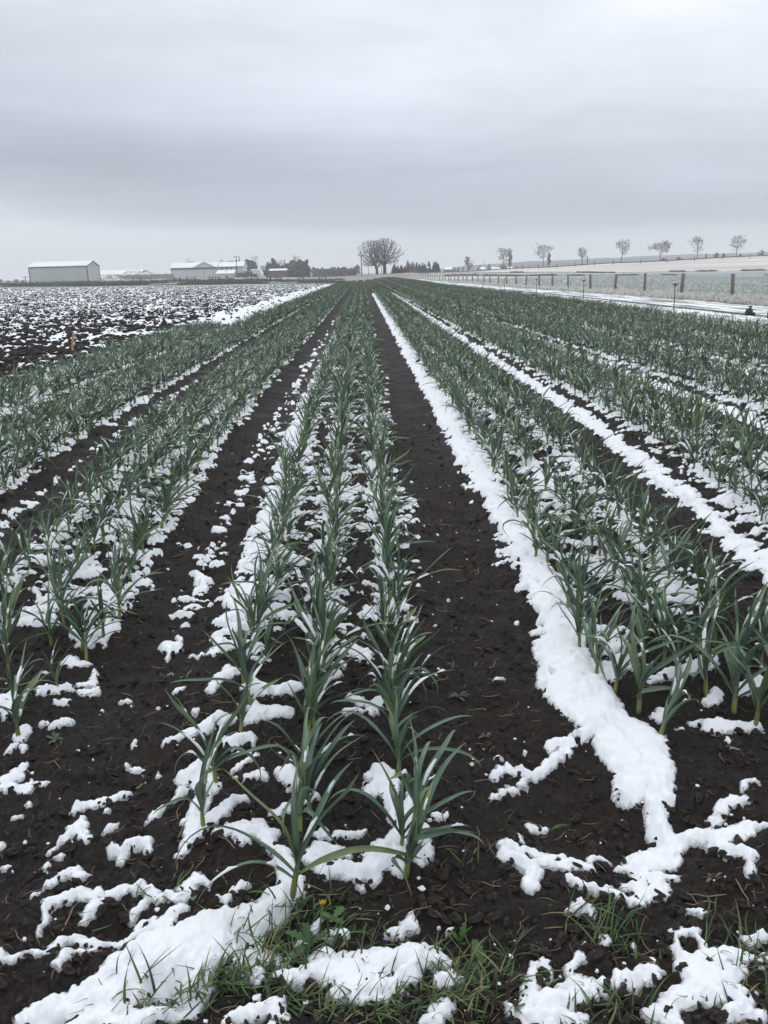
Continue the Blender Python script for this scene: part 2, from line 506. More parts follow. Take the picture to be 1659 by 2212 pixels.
# drifts of snow in the foreground as capsule chains: (x, y, radius) in metres on the ground
SNOW_STROKES = [
 [(-0.836,1.865,0.028),(-0.771,1.892,0.025),(-0.725,1.953,0.035)],
 [(-0.717,2.019,0.023),(-0.672,2.052,0.027)],
 [(-0.664,1.91,0.047),(-0.611,1.956,0.058),(-0.537,1.968,0.048),(-0.465,2.041,0.053),(-0.396,2.072,0.037)],
 [(-0.704,1.969,0.029),(-0.681,2.035,0.03),(-0.623,2.067,0.03)],
 [(-0.762,1.782,0.027),(-0.659,1.798,0.03)],
 [(-0.912,1.789,0.03),(-0.863,1.837,0.033),(-0.78,1.84,0.034),(-0.702,1.866,0.043),(-0.642,1.925,0.054),(-0.585,2.012,0.069),(-0.502,2.065,0.064),(-0.441,2.102,0.054),(-0.378,2.145,0.041),(-0.326,2.181,0.039),(-0.295,2.218,0.036)],
 [(-0.807,1.777,0.027),(-0.759,1.854,0.018)],
 [(-0.649,1.759,0.029),(-0.62,1.785,0.027),(-0.578,1.808,0.042),(-0.526,1.85,0.043),(-0.507,1.91,0.044),(-0.498,1.966,0.039)],
 [(-0.391,1.76,0.018),(-0.327,1.771,0.019),(-0.276,1.79,0.021),(-0.264,1.761,0.021)],
 [(-0.291,1.891,0.016),(-0.229,1.888,0.025),(-0.161,1.908,0.041),(-0.085,1.889,0.059),(-0.022,1.917,0.051)],
 [(-0.109,1.829,0.027),(-0.06,1.819,0.027),(-0.011,1.839,0.037)],
 [(-0.2,1.934,0.019),(-0.162,1.941,0.032)],
 [(-0.353,1.934,0.025),(-0.335,1.89,0.01)],
 [(-0.389,1.969,0.029),(-0.361,2.001,0.039),(-0.293,1.972,0.032)],
 [(-0.113,2.022,0.02),(-0.153,2.033,0.02)],
 [(-0.245,2.029,0.017),(-0.208,2.071,0.02),(-0.182,2.097,0.011)],
 [(-1.061,1.982,0.005),(-1.023,1.969,0.009),(-0.991,2.002,0.009),(-0.937,2.005,0.008),(-0.917,2.051,0.015),(-0.877,2.071,0.017),(-0.812,2.055,0.017),(-0.766,2.057,0.012),(-0.735,2.09,0.017),(-0.687,2.115,0.014),(-0.635,2.121,0.021),(-0.594,2.157,0.021)],
 [(-0.893,1.942,0.005),(-0.893,1.978,0.009),(-0.863,2.006,0.009),(-0.823,2.025,0.007)],
 [(-0.992,2.077,0.004),(-0.995,2.131,0.008),(-1.005,2.188,0.015),(-0.979,2.216,0.016),(-0.931,2.243,0.018),(-0.877,2.25,0.018),(-0.823,2.262,0.013),(-0.754,2.274,0.011),(-0.713,2.251,0.013),(-0.672,2.229,0.013),(-0.618,2.206,0.014),(-0.6,2.225,0.025),(-0.583,2.285,0.022),(-0.551,2.268,0.011)],
 [(-0.865,2.21,0.021),(-0.881,2.172,0.015),(-0.885,2.135,0.005)],
 [(-0.752,2.18,0.013),(-0.725,2.212,0.011),(-0.707,2.241,0.007)],
 [(-0.722,2.117,0.008),(-0.707,2.139,0.007),(-0.676,2.138,0.008)],
 [(-0.471,2.188,0.008),(-0.465,2.218,0.009),(-0.434,2.256,0.009),(-0.414,2.263,0.006)],
 [(-0.5,2.22,0.006),(-0.475,2.213,0.007)],
 [(-1.063,2.235,0.003),(-1.04,2.269,0.006),(-1.018,2.309,0.007),(-1.014,2.34,0.013),(-0.988,2.377,0.016),(-0.959,2.343,0.015)],
 [(-1.092,2.45,0.005),(-1.073,2.495,0.011),(-1.061,2.53,0.014),(-1.059,2.573,0.013),(-1.049,2.616,0.015),(-1.027,2.571,0.022),(-0.993,2.526,0.008)],
 [(-1.08,2.656,0.007),(-1.074,2.696,0.01),(-1.03,2.713,0.015),(-0.978,2.737,0.021),(-0.936,2.769,0.015)],
 [(-0.97,2.663,0.008)],
 [(-0.948,2.572,0.005),(-0.929,2.59,0.01),(-0.915,2.599,0.006)],
 [(-1.053,2.436,0.011),(-1.067,2.431,0.006)],
 [(-1.079,2.371,0.006)],
 [(-1.245,2.686,0.012)],
 [(-1.265,2.603,0.006),(-1.243,2.619,0.008)],
 [(-1.392,2.832,0.017),(-1.368,2.86,0.026),(-1.356,2.918,0.02)],
 [(-1.364,2.76,0.015),(-1.346,2.801,0.021),(-1.309,2.771,0.017),(-1.287,2.826,0.01),(-1.241,2.819,0.005)],
 [(-1.262,2.465,0.015)],
 [(-1.215,2.368,0.007),(-1.186,2.369,0.004)],
 [(-0.903,2.497,0.014),(-0.87,2.489,0.019),(-0.843,2.506,0.011),(-0.795,2.503,0.016),(-0.763,2.466,0.008)],
 [(-0.868,2.483,0.012),(-0.861,2.442,0.008)],
 [(-0.975,2.948,0.005),(-0.927,2.937,0.007),(-0.896,2.917,0.005)],
 [(-0.837,2.893,0.007)],
 [(-0.816,2.621,0.004),(-0.784,2.658,0.007),(-0.746,2.71,0.008),(-0.715,2.763,0.021)],
 [(-0.723,2.849,0.035),(-0.676,2.876,0.04),(-0.623,2.771,0.038),(-0.64,2.676,0.029),(-0.647,2.586,0.032),(-0.612,2.522,0.032),(-0.626,2.475,0.023),(-0.652,2.408,0.009)],
 [(-0.586,2.558,0.032),(-0.554,2.606,0.028),(-0.521,2.656,0.018),(-0.473,2.666,0.008)],
 [(-0.529,2.493,0.022),(-0.475,2.502,0.035),(-0.42,2.499,0.031),(-0.38,2.485,0.031),(-0.351,2.436,0.019)],
 [(-0.458,2.489,0.02),(-0.451,2.436,0.017)],
 [(-0.417,2.541,0.024)],
 [(-0.334,2.412,0.023),(-0.294,2.3,0.029),(-0.266,2.217,0.028)],
 [(-0.231,2.351,0.019),(-0.2,2.327,0.018),(-0.155,2.293,0.022),(-0.082,2.278,0.025),(-0.024,2.275,0.033),(-0.0,2.349,0.045),(0.001,2.416,0.023)],
 [(-0.204,2.405,0.027),(-0.165,2.38,0.023),(-0.105,2.344,0.015)],
 [(-0.2,2.474,0.016),(-0.177,2.491,0.009)],
 [(-0.16,2.449,0.009),(-0.107,2.475,0.017),(-0.06,2.496,0.014)],
 [(-0.242,2.673,0.015),(-0.23,2.679,0.012)],
 [(-0.06,2.222,0.01)],
 [(-0.378,2.621,0.008),(-0.352,2.607,0.016),(-0.33,2.631,0.016)],
 [(-0.537,2.823,0.004),(-0.498,2.792,0.012),(-0.458,2.818,0.014),(-0.421,2.794,0.01)],
 [(-0.338,2.825,0.03),(-0.305,2.738,0.021)],
 [(-0.026,2.68,0.021),(-0.009,2.762,0.034),(0.01,2.819,0.035)],
 [(0.013,2.315,0.041),(0.045,2.391,0.038),(0.056,2.281,0.02)],
 [(0.045,2.391,0.038),(0.088,2.482,0.031),(0.11,2.605,0.024),(0.14,2.683,0.015)],
 [(0.141,2.455,0.027),(0.157,2.362,0.017),(0.124,2.32,0.016)],
 [(0.208,2.555,0.018),(0.23,2.56,0.01)],
 [(0.025,2.774,0.043),(0.046,2.635,0.015),(0.046,2.521,0.008)],
 [(0.526,2.581,0.011),(0.547,2.586,0.013),(0.589,2.59,0.008)],
 [(0.474,2.495,0.006),(0.481,2.447,0.008)],
 [(0.398,2.411,0.009),(0.427,2.403,0.023),(0.4,2.331,0.021),(0.455,2.301,0.031),(0.483,2.257,0.023),(0.457,2.197,0.018)],
 [(0.469,2.378,0.019),(0.531,2.386,0.017),(0.601,2.393,0.017)],
 [(0.501,2.309,0.022),(0.589,2.337,0.031),(0.649,2.339,0.019),(0.683,2.326,0.012)],
 [(0.685,2.377,0.008),(0.72,2.381,0.01),(0.76,2.373,0.007)],
 [(0.77,2.344,0.007),(0.812,2.358,0.019),(0.871,2.401,0.038),(0.94,2.42,0.058),(0.987,2.465,0.039),(0.977,2.554,0.036),(1.004,2.658,0.035),(1.058,2.768,0.036)],
 [(1.059,2.798,0.036),(0.96,2.76,0.043),(0.895,2.686,0.023)],
 [(0.862,2.3,0.044),(0.862,2.236,0.03),(0.86,2.185,0.021),(0.804,2.168,0.022),(0.751,2.132,0.015),(0.71,2.158,0.011),(0.666,2.18,0.009),(0.614,2.198,0.012),(0.576,2.219,0.007)],
 [(0.768,2.21,0.02),(0.834,2.237,0.022)],
 [(0.693,2.199,0.009),(0.715,2.213,0.006)],
 [(0.952,2.284,0.009),(0.922,2.28,0.015),(0.891,2.32,0.022)],
 [(1.022,2.476,0.035),(1.076,2.472,0.033),(1.12,2.446,0.037),(1.176,2.43,0.037),(1.227,2.439,0.029),(1.283,2.442,0.012)],
 [(1.159,2.524,0.016),(1.214,2.559,0.02),(1.273,2.582,0.013),(1.309,2.589,0.007)],
 [(1.12,2.386,0.03),(1.129,2.318,0.024),(1.178,2.326,0.021),(1.186,2.292,0.016),(1.151,2.23,0.012)],
 [(1.296,2.627,0.005),(1.337,2.673,0.008),(1.382,2.698,0.008)],
 [(0.552,2.086,0.008),(0.59,2.102,0.019),(0.616,2.082,0.014)],
 [(0.631,2.0,0.012),(0.621,1.975,0.008)],
 [(0.567,1.961,0.006)],
 [(0.702,1.969,0.009)],
 [(0.444,1.959,0.005)],
 [(0.903,2.09,0.008),(0.927,2.082,0.011),(0.947,2.072,0.005)],
 [(0.391,1.819,0.018),(0.407,1.871,0.012),(0.439,1.902,0.011),(0.435,1.854,0.011)],
 [(0.38,1.761,0.03),(0.43,1.772,0.03),(0.491,1.777,0.03),(0.536,1.811,0.027),(0.519,1.842,0.022),(0.473,1.829,0.016)],
 [(0.372,1.722,0.026),(0.431,1.723,0.029),(0.495,1.72,0.02)],
 [(0.504,1.882,0.01),(0.536,1.909,0.011),(0.553,1.904,0.008)],
 [(0.574,1.817,0.013),(0.58,1.794,0.008)],
 [(0.617,1.815,0.017),(0.656,1.843,0.02),(0.703,1.872,0.018),(0.748,1.878,0.01),(0.766,1.873,0.006)],
 [(0.813,1.94,0.009),(0.828,1.981,0.009),(0.867,2.012,0.009),(0.898,2.006,0.009),(0.897,1.952,0.009)],
 [(0.825,1.898,0.025),(0.891,1.902,0.032),(0.95,1.891,0.027),(1.0,1.889,0.013)],
 [(0.86,1.856,0.05),(0.921,1.837,0.031)],
 [(0.854,1.841,0.037),(0.807,1.798,0.036),(0.749,1.771,0.03),(0.673,1.725,0.013)],
 [(0.738,1.757,0.024),(0.723,1.715,0.02)],
 [(0.861,1.78,0.036),(0.914,1.763,0.03),(0.913,1.72,0.026)],
 [(0.87,1.701,0.016),(0.913,1.72,0.018),(0.945,1.711,0.016)],
 [(1.032,1.962,0.012),(1.075,1.968,0.014)],
 [(1.041,1.895,0.01)],
 [(1.016,1.84,0.006)],
 [(0.314,1.76,0.006),(0.319,1.746,0.005)],
 [(0.019,2.042,0.012),(0.06,2.048,0.015),(0.088,2.074,0.024),(0.083,2.106,0.011)],
 [(0.197,2.05,0.008)],
 [(0.003,1.932,0.035),(0.042,1.938,0.032),(0.095,1.977,0.019),(0.148,1.983,0.014)],
 [(0.042,1.938,0.032),(0.131,1.934,0.032),(0.175,1.923,0.019)],
 [(0.071,1.881,0.025),(0.001,1.838,0.018)],
 [(0.098,1.911,0.025),(0.039,1.859,0.022)],
 [(0.161,1.845,0.025),(0.188,1.867,0.02),(0.219,1.862,0.01)],
 [(0.161,1.779,0.018),(0.134,1.744,0.021),(0.103,1.725,0.015)],
 [(-1.018,3.79,0.007),(-0.998,3.908,0.014),(-0.977,4.033,0.026),(-0.98,4.166,0.039),(-1.026,4.339,0.03),(-0.966,4.423,0.031),(-0.909,4.464,0.023),(-0.869,4.492,0.012)],
 [(-0.881,3.832,0.01),(-0.859,3.836,0.012),(-0.833,3.812,0.008)],
 [(-0.97,3.696,0.012),(-0.949,3.699,0.012)],
 [(-0.906,3.52,0.009),(-0.887,3.529,0.016)],
 [(-1.125,3.444,0.006),(-1.104,3.462,0.013)],
 [(-0.945,3.392,0.006)],
 [(-0.767,3.273,0.012)],
 [(-0.981,3.097,0.006)],
 [(-1.185,3.37,0.006)],
 [(-1.555,3.682,0.009),(-1.521,3.69,0.007)],
 [(-1.309,3.686,0.015),(-1.301,3.589,0.015),(-1.343,3.57,0.011)],
 [(-1.312,3.486,0.014),(-1.271,3.524,0.023),(-1.252,3.564,0.015)],
 [(-1.483,3.478,0.026),(-1.438,3.495,0.026),(-1.371,3.51,0.019)],
 [(-1.633,3.39,0.05),(-1.572,3.311,0.022),(-1.594,3.446,0.029)],
 [(-1.444,3.178,0.024),(-1.437,3.11,0.017)],
 [(-1.395,3.227,0.01),(-1.368,3.235,0.01)],
 [(-1.333,3.188,0.013),(-1.309,3.231,0.019),(-1.276,3.246,0.01)],
 [(-1.393,3.393,0.009),(-1.342,3.39,0.011)],
 [(-1.452,3.029,0.01),(-1.437,3.061,0.008),(-1.394,3.034,0.011)],
 [(-0.863,3.09,0.007),(-0.81,3.103,0.017),(-0.75,3.133,0.024),(-0.687,3.146,0.028),(-0.64,3.214,0.044)],
 [(-0.817,3.92,0.014),(-0.822,3.983,0.016),(-0.77,4.056,0.026),(-0.764,4.177,0.027),(-0.692,4.185,0.022)],
 [(-0.778,3.82,0.016),(-0.742,3.878,0.028),(-0.675,3.885,0.04),(-0.603,3.856,0.034)],
 [(-0.736,3.498,0.015),(-0.705,3.569,0.026),(-0.66,3.619,0.021)],
 [(-0.556,3.475,0.036),(-0.481,3.45,0.041),(-0.4,3.465,0.041),(-0.34,3.481,0.031)],
 [(-0.517,3.316,0.03),(-0.453,3.274,0.034),(-0.382,3.251,0.037)],
 [(-0.523,3.206,0.037),(-0.477,3.221,0.024)],
 [(-0.576,3.038,0.032),(-0.504,3.05,0.023)],
 [(-0.545,2.88,0.009),(-0.505,2.915,0.014),(-0.473,2.944,0.009)],
 [(-0.183,3.825,0.034),(-0.081,3.794,0.039),(-0.026,3.72,0.022)],
 [(-0.157,3.683,0.022)],
 [(-0.522,3.732,0.024),(-0.433,3.726,0.028)],
 [(-0.187,3.575,0.027)],
 [(-0.12,3.376,0.012),(-0.059,3.323,0.02),(-0.011,3.226,0.019)],
 [(-0.118,3.215,0.014),(-0.059,3.248,0.014)],
 [(0.02,3.318,0.028)],
 [(-1.456,3.775,0.022),(-1.393,3.748,0.024),(-1.366,3.769,0.016)],
 [(-1.384,4.063,0.036),(-1.308,3.956,0.023),(-1.237,3.951,0.012)],
 [(-1.35,4.334,0.031),(-1.254,4.298,0.031),(-1.206,4.309,0.015)],
 [(0.828,4.564,0.06),(0.847,4.311,0.069),(0.864,4.081,0.084),(0.895,3.894,0.092),(0.898,3.654,0.103),(0.874,3.459,0.114),(0.907,3.258,0.113),(0.935,3.11,0.085),(1.009,3.036,0.079),(1.056,2.95,0.064)],
 [(0.935,2.942,0.068),(0.969,2.816,0.057),(0.921,2.716,0.047)],
 [(1.056,2.95,0.064),(1.047,2.841,0.053),(1.039,2.738,0.043),(1.015,2.641,0.033)],
 [(0.694,3.006,0.017),(0.771,3.018,0.028),(0.852,3.046,0.028)],
 [(0.444,2.818,0.014),(0.469,2.862,0.014),(0.508,2.887,0.014),(0.562,2.89,0.014),(0.601,2.861,0.016),(0.677,2.926,0.018),(0.754,2.986,0.02)],
 [(0.574,2.855,0.011),(0.537,2.798,0.01)],
 [(0.418,2.698,0.008),(0.459,2.745,0.008),(0.488,2.765,0.008),(0.517,2.758,0.008)],
 [(0.476,2.939,0.013)],
 [(1.219,3.394,0.02),(1.283,3.431,0.026),(1.382,3.476,0.026),(1.452,3.493,0.026),(1.543,3.563,0.032)],
 [(1.396,3.573,0.013),(1.438,3.57,0.013)],
 [(1.156,3.113,0.027),(1.194,3.155,0.019)],
 [(1.286,3.052,0.023),(1.347,3.014,0.035),(1.426,3.026,0.024),(1.517,3.02,0.019)],
 [(1.368,2.93,0.008),(1.378,2.879,0.012)],
 [(1.186,2.983,0.007),(1.21,2.973,0.006)],
 [(1.594,3.308,0.035),(1.699,3.361,0.039)],
 [(1.403,3.206,0.021),(1.479,3.296,0.02)],
 [(0.551,3.524,0.008),(0.59,3.538,0.008)],
 [(0.558,4.154,0.011)],
 [(0.585,2.989,0.005)],
 [(1.099,3.708,0.055),(1.213,3.871,0.046)],
 [(1.185,3.588,0.032),(1.05,3.489,0.052)]]

# ------------------------------------------------------------------ ground sheet
BEDS_R = [1.38, 3.0, 4.62, 6.24, 7.86]
BEDS = [-0.25, -1.78, -3.25, -4.62] + BEDS_R
ROWS = []
for bc in BEDS:
    for k in (-1, 0, 1):
        ROWS.append((bc, k, bc + k * 0.33))
ROWS.append((9.48, -1, 9.15))
FIELD_L, FIELD_R, FIELD_END = -5.2, 9.5, 214.0


def left_edge(Y):
    return np.where(Y < 26.0, FIELD_L, -3.95)


tt = np.arange(-0.62, 0.62001, 0.00145)
side = 0.62 + np.cumsum(0.00145 * 1.085 ** np.arange(1, 66))
tanv = np.concatenate([-side[::-1], tt, side])
ang = np.arange(math.radians(56), math.radians(1.55), -0.00148)
yk = 1.72 / np.tan(ang)
far = [yk[-1]]
while far[-1] < 480:
    far.append(far[-1] * 1.012)
while far[-1] < 6000:
    far.append(far[-1] * 1.12)
yk = np.concatenate([[0.35, 0.7], yk, far[1:]])
NR, NC = len(yk), len(tanv)
GYY = np.repeat(yk[:, None], NC, 1)
GXX = (GYY + 0.6) * tanv[None, :]
X, Y = GXX.ravel(), GYY.ravel()
base = terrain(X, Y)

in_garlic = (X > left_edge(Y)) & (X < FIELD_R) & (Y < FIELD_END)
in_plough = (~in_garlic) & (X <= left_edge(Y)) & (Y < 150)
# relief of the beds: rows slightly proud, wheel furrows lower
bed_d = np.min(np.abs(X[:, None] - np.array(BEDS)[None, :]), axis=1)
relief = 0.045 * (1 - smooth(0.38, 0.72, bed_d)) - 0.03
relief = relief * smooth(2.2, 3.6, Y)
detail_fade = 1 - smooth(25, 60, Y)
lump = 0.030 * fbm(X / 0.55, Y / 0.55, 3, 3) + 0.020 * fbm(X / 0.16, Y / 0.16, 3, 9)
clod = fbm(X / 0.045, Y / 0.045, 3, 21)
clod = 0.021 * np.minimum(np.abs(clod), 0.9) - 0.006
fine = 0.004 * noise2(X / 0.012, Y / 0.012, 31)
hole = np.zeros_like(X)
for hx, hy, hr, hd in [(0.62, 2.62, 0.26, 0.10), (0.95, 2.45, 0.2, 0.08), (-0.55, 1.86, 0.09, 0.05), (-0.79, 2.12, 0.12, 0.06), (-0.86, 2.42, 0.12, 0.05), (-0.31, 2.07, 0.12, 0.06), (-0.83, 1.82, 0.08, 0.04)]:
    hole -= hd * np.exp(-((X - hx) ** 2 + (Y - hy) ** 2) / (hr * hr))
pl = in_plough.astype(float)
big_clod = (0.055 * np.maximum(fbm(X / 0.32, Y / 0.32, 3, 41), -0.5) + 0.03 * fbm(X / 0.13, Y / 0.13, 2, 43)) * pl * (1 - smooth(40, 80, Y))
garl = ((X > -5.5) & (X < 9.8) & (Y < 220)).astype(float)
soil_low = base + (lump * 0.75 + relief + hole) * garl * detail_fade + lump * (1 - garl) * detail_fade * 0.6
soil_z = soil_low + (clod + fine) * garl * (1 - smooth(12, 30, Y)) + big_clod
ground_v = np.stack([X, Y, soil_z], 1)

ii = (np.arange(NR - 1)[:, None] * NC + np.arange(NC - 1)[None, :]).ravel()
quads = np.stack([ii, ii + 1, ii + NC + 1, ii + NC], 1)
fcx = X[quads].mean(1)
fcy = Y[quads].mean(1)
fu = fcx / fcy
ROAD_A, ROAD_B = 255.0, 268.0
zone = np.full(len(quads), 6)                                        # far farmland
zone[(fcy < 235)] = 5                                                # rough grass
gfz = (fcx > left_edge(fcy)) & (fcx < FIELD_R + 0.2) & (fcy < FIELD_END)
zone[gfz] = 0                                                        # garlic field
zone[(fcx <= left_edge(fcy)) & (fcy < 150)] = 1                      # ploughed field
zone[(fcx >= FIELD_R + 0.2) & (fcx < 14.9) & (fcy < 235)] = 2        # snowy track
zone[(fcx > 14) & (fcy >= ROAD_A) & (fcy < ROAD_B)] = 3              # road
zone[(fcx > 14) & (fcy >= ROAD_B) & (fcy < 336)] = 4                 # stubble
zone[(fcx <= left_edge(fcy)) & (fcy >= 150) & (fcy < 262)] = 7       # pasture before the barns


def sub_sheet(name, sel, verts, mat, tint=None, **kw):
    q = quads[sel]
    used, inv = np.unique(q, return_inverse=True)
    me = raw_mesh(name, verts[used], inv.reshape(q.shape), mat, None, None if tint is None else np.repeat(tint[used][:, None], 3, 1))
    return link(name, me, **kw)


M_plough, n, l, b = new_mat('ploughed_soil_with_snow', 0.85, 0.2)
f1 = tex_noise(n, l, 2.6, 5, 0.6, sc=(0.55, 1.0, 1.0))
f2 = tex_noise(n, l, 0.11, 3, 0.5)
ad = n.new('ShaderNodeMath'); ad.operation = 'MULTIPLY_ADD'
l.new(f2, ad.inputs[0]); ad.inputs[1].default_value = 0.35; l.new(f1, ad.inputs[2])
fac = ramp_of(n, l, ad.outputs[0], [(0.48, 0.0), (0.56, 1.0)])
l.new(mix_rgb(n, l, fac, (0.02, 0.0165, 0.0155), (0.84, 0.86, 0.89)), b.inputs['Base Color'])

M_track, n, l, b = new_mat('snowy_track', 0.85, 0.2)
f1 = tex_noise(n, l, 1.6, 6, 0.65, sc=(1.6, 0.12, 1))
f2 = tex_noise(n, l, 5.0, 4, 0.6)
l.new(mix_rgb(n, l, ramp_of(n, l, f1, [(0.43, 0.0), (0.53, 1.0)]), ramp_of(n, l, f2, [(0.3, (0.10, 0.12, 0.09)), (0.7, (0.4, 0.43, 0.38))]), (0.84, 0.87, 0.89)), b.inputs['Base Color'])

M_rough, n, l, b = new_mat('frosted_rough_grass', 0.9, 0.15)
f1 = tex_noise(n, l, 0.35, 6, 0.7)
f2 = tex_noise(n, l, 3.0, 5, 0.7)
c = ramp_of(n, l, f1, [(0.3, (0.30, 0.36, 0.31)), (0.5, (0.52, 0.57, 0.54)), (0.7, (0.52, 0.47, 0.40))])
l.new(mix_rgb(n, l, ramp_of(n, l, f2, [(0.42, 0.0), (0.62, 0.75)]), c, (0.74, 0.78, 0.77)), b.inputs['Base Color'])

M_pasture, n, l, b = new_mat('pasture_with_thin_snow', 0.9, 0.15)
f1 = tex_noise(n, l, 0.16, 6, 0.65, sc=(0.25, 1.3, 1))
c = ramp_of(n, l, f1, [(0.3, (0.10, 0.11, 0.09)), (0.45, (0.24, 0.26, 0.22)), (0.58, (0.40, 0.43, 0.37)), (0.72, (0.66, 0.68, 0.67))])
l.new(c, b.inputs['Base Color'])

M_road = mat_noise('wet_asphalt', (0.26, 0.275, 0.28), (0.34, 0.355, 0.36), 0.4, 0.6, 0.4)
M_stubble, n, l, b = new_mat('snowy_stubble', 0.9, 0.15)
f1 = tex_noise(n, l, 0.1, 6, 0.65, sc=(0.12, 1.5, 1))
l.new(ramp_of(n, l, f1, [(0.3, (0.43, 0.38, 0.34)), (0.5, (0.58, 0.54, 0.50)), (0.7, (0.74, 0.73, 0.71))]), b.inputs['Base Color'])
M_farland = mat_noise('far_farmland', (0.22, 0.22, 0.19), (0.5, 0.48, 0.43), 0.02, 0.9, 0.1, sc=(0.3, 2.0, 1))

for zid, nm, mt, lb in [(0, 'garlic_field_soil', M_soil, 'dark damp soil of the garlic field'),
                        (1, 'ploughed_field', M_plough, 'ploughed dark field with snow between the clods'),
                        (2, 'farm_track', M_track, 'snow covered farm track along the garlic'),
                        (3, 'road', M_road, 'grey wet road beyond the fence'),
                        (4, 'stubble_field', M_stubble, 'pale stubble field under thin snow on the slope'),
                        (5, 'grass_verge', M_rough, 'frosted rough grass around the fence'),
                        (6, 'farmland', M_farland, 'far farmland with thin snow'),
                        (7, 'pasture', M_pasture, 'pasture with thin snow in front of the barns')]:
    sel = zone == zid
    if sel.any():
        sub_sheet(nm, sel, ground_v, mt, label=lb, kind='structure')

# ------------------------------------------------------------------ snow lying on the garlic field (a sheet with real thickness)
SN = (Y < 70) & (X > -6.3) & (X < 10.1)
xs, ys = X[SN], Y[SN]
# traced drifts of the foreground, in ground metres
sd = np.full(len(xs), -1.0)
nearm = ys < 4.6
xn = xs[nearm] + 0.010 * noise2(xs[nearm] / 0.05, ys[nearm] / 0.05, 51) + 0.006 * noise2(xs[nearm] / 0.018, ys[nearm] / 0.018, 52)
yn = ys[nearm] + 0.014 * noise2(xs[nearm] / 0.05, ys[nearm] / 0.05, 53) + 0.008 * noise2(xs[nearm] / 0.018, ys[nearm] / 0.018, 54)
sdn = np.full(len(xn), -1.0)
for st in SNOW_STROKES:
    segs = list(zip(st[:-1], st[1:])) if len(st) > 1 else [(st[0], st[0])]
    for (ax, ay, ar), (bx, by, br) in segs:
        ar, br = ar * 1.22 + 0.004, br * 1.22 + 0.004
        R = max(ar, br) + 0.12
        k = np.nonzero((xn > min(ax, bx) - R) & (xn < max(ax, bx) + R) & (yn > min(ay, by) - R) & (yn < max(ay, by) + R))[0]
        if not len(k):
            continue
        dx, dy = bx - ax, by - ay
        L2 = dx * dx + dy * dy + 1e-9
        t = np.clip(((xn[k] - ax) * dx + (yn[k] - ay) * dy) / L2, 0, 1)
        d = (ar + (br - ar) * t) - np.hypot(xn[k] - ax - dx * t, yn[k] - ay - dy * t)
        sdn[k] = np.maximum(sdn[k], d)
sd[nearm] = sdn + 0.010 * noise2(xn / 0.035, yn / 0.035, 61)
# procedural drifts further up the rows
prof = np.full(len(xs), -0.68)
for bc, k, rx in ROWS:
    prof += 0.86 * np.exp(-((xs - rx) / 0.125) ** 2)
for cx_, w_, a_ in [(0.865, 0.092, 1.5), (2.35, 0.10, 1.4), (3.98, 0.09, 1.3), (5.62, 0.09, 1.0), (7.25, 0.10, 1.0), (8.85, 0.10, 0.8),
                    (-0.75, 0.085, 1.0), (-1.02, 0.06, 0.50), (-2.62, 0.05, 0.45), (-3.98, 0.06, 0.5), (-5.55, 0.22, 1.6), (9.6, 0.25, 1.5)]:
    cxx = cx_ + (0.095 * (1 - smooth(4.5, 9.0, ys)) if cx_ == 0.865 else 0.0)
    prof += a_ * np.exp(-np.abs((xs - cxx) / w_) ** 3)
bare = np.exp(-((xs - 0.53) / 0.17) ** 4) + np.exp(-((xs + 1.22) / 0.10) ** 4) + np.exp(-((xs - 2.08) / 0.11) ** 4) + 0.8 * np.exp(-((xs + 2.45) / 0.12) ** 4) + 0.8 * np.exp(-((xs + 2.78) / 0.09) ** 4) + np.exp(-((xs - 0.69) / 0.05) ** 4) + 0.6 * np.exp(-((xs - 3.7) / 0.09) ** 4)
prof -= 0.5 * bare
nz = 0.72 * fbm(xs / 0.13, ys / 0.13, 3, 71) + 0.36 * noise2(xs / 0.05, ys / 0.042, 75)
teeth = 0.60 * noise2(xs / 0.30 + ys / 0.4, ys / 0.085, 77)
slow = 0.30 * noise2(xs / 0.5, ys / 1.4, 79)
aafade = 1 - smooth(14, 45, ys)
mk = prof + (nz + teeth) * aafade + slow
# wind-combed feathers: small oblique tongues of snow, a hand's breadth apart
ph = ys / 0.088 + 3.2 * xs + 1.3 * noise2(xs / 0.35, ys / 0.30, 93)
saw = ph - np.floor(ph)
comb_on = np.clip(0.55 + 0.9 * noise2(xs / 0.5, ys / 0.6, 94), 0.15, 1.0)
mk = mk + (0.62 * (0.5 - saw) + 0.22 * np.sin(2 * np.pi * ph)) * comb_on * aafade
flecks = noise2((xs + 0.5 * ys) / 0.10 + 3.3, ys / 0.05, 91) + 0.8 * noise2(xs / 0.4, ys / 0.7, 92) - 0.55 - 2.2 * np.minimum(np.abs(xs + 0.98), np.abs(xs + 2.6)) / 0.2
mk = np.maximum(mk, np.where(aafade > 0.3, flecks, -1.0))
mk = np.where(xs > FIELD_R + 0.2, -1, mk)
sdp = mk * 0.11
wn_ = smooth(3.55, 4.2, ys + 0.25 * noise2(xs / 0.4, ys / 0.4, 81))
wn_ = np.maximum(wn_, smooth(0.48, 0.56, np.abs(xs - 0.02 * ys) / (ys + 0.9)))
sdall = np.where(ys < 4.6, sd * (1 - wn_) + sdp * wn_, sdp)
thick = (0.030 - 0.008 * smooth(3, 5, ys) + 0.013 * noise2(xs / 0.16, ys / 0.16, 83) + 0.008 * noise2(xs / 0.07, ys / 0.07, 84)) * (1 - (1 - np.clip(sdall / 0.055, 0, 1)) ** 1.9) + 0.002 * noise2(xs / 0.03, ys / 0.03, 85)
zs = np.where(sdall > 0, soil_low[SN] + 0.35 * (soil_z[SN] - soil_low[SN]) + 0.004 + thick, soil_z[SN] - 0.012 + 0.012 * np.clip(1 + sdall / 0.02, 0, 1))
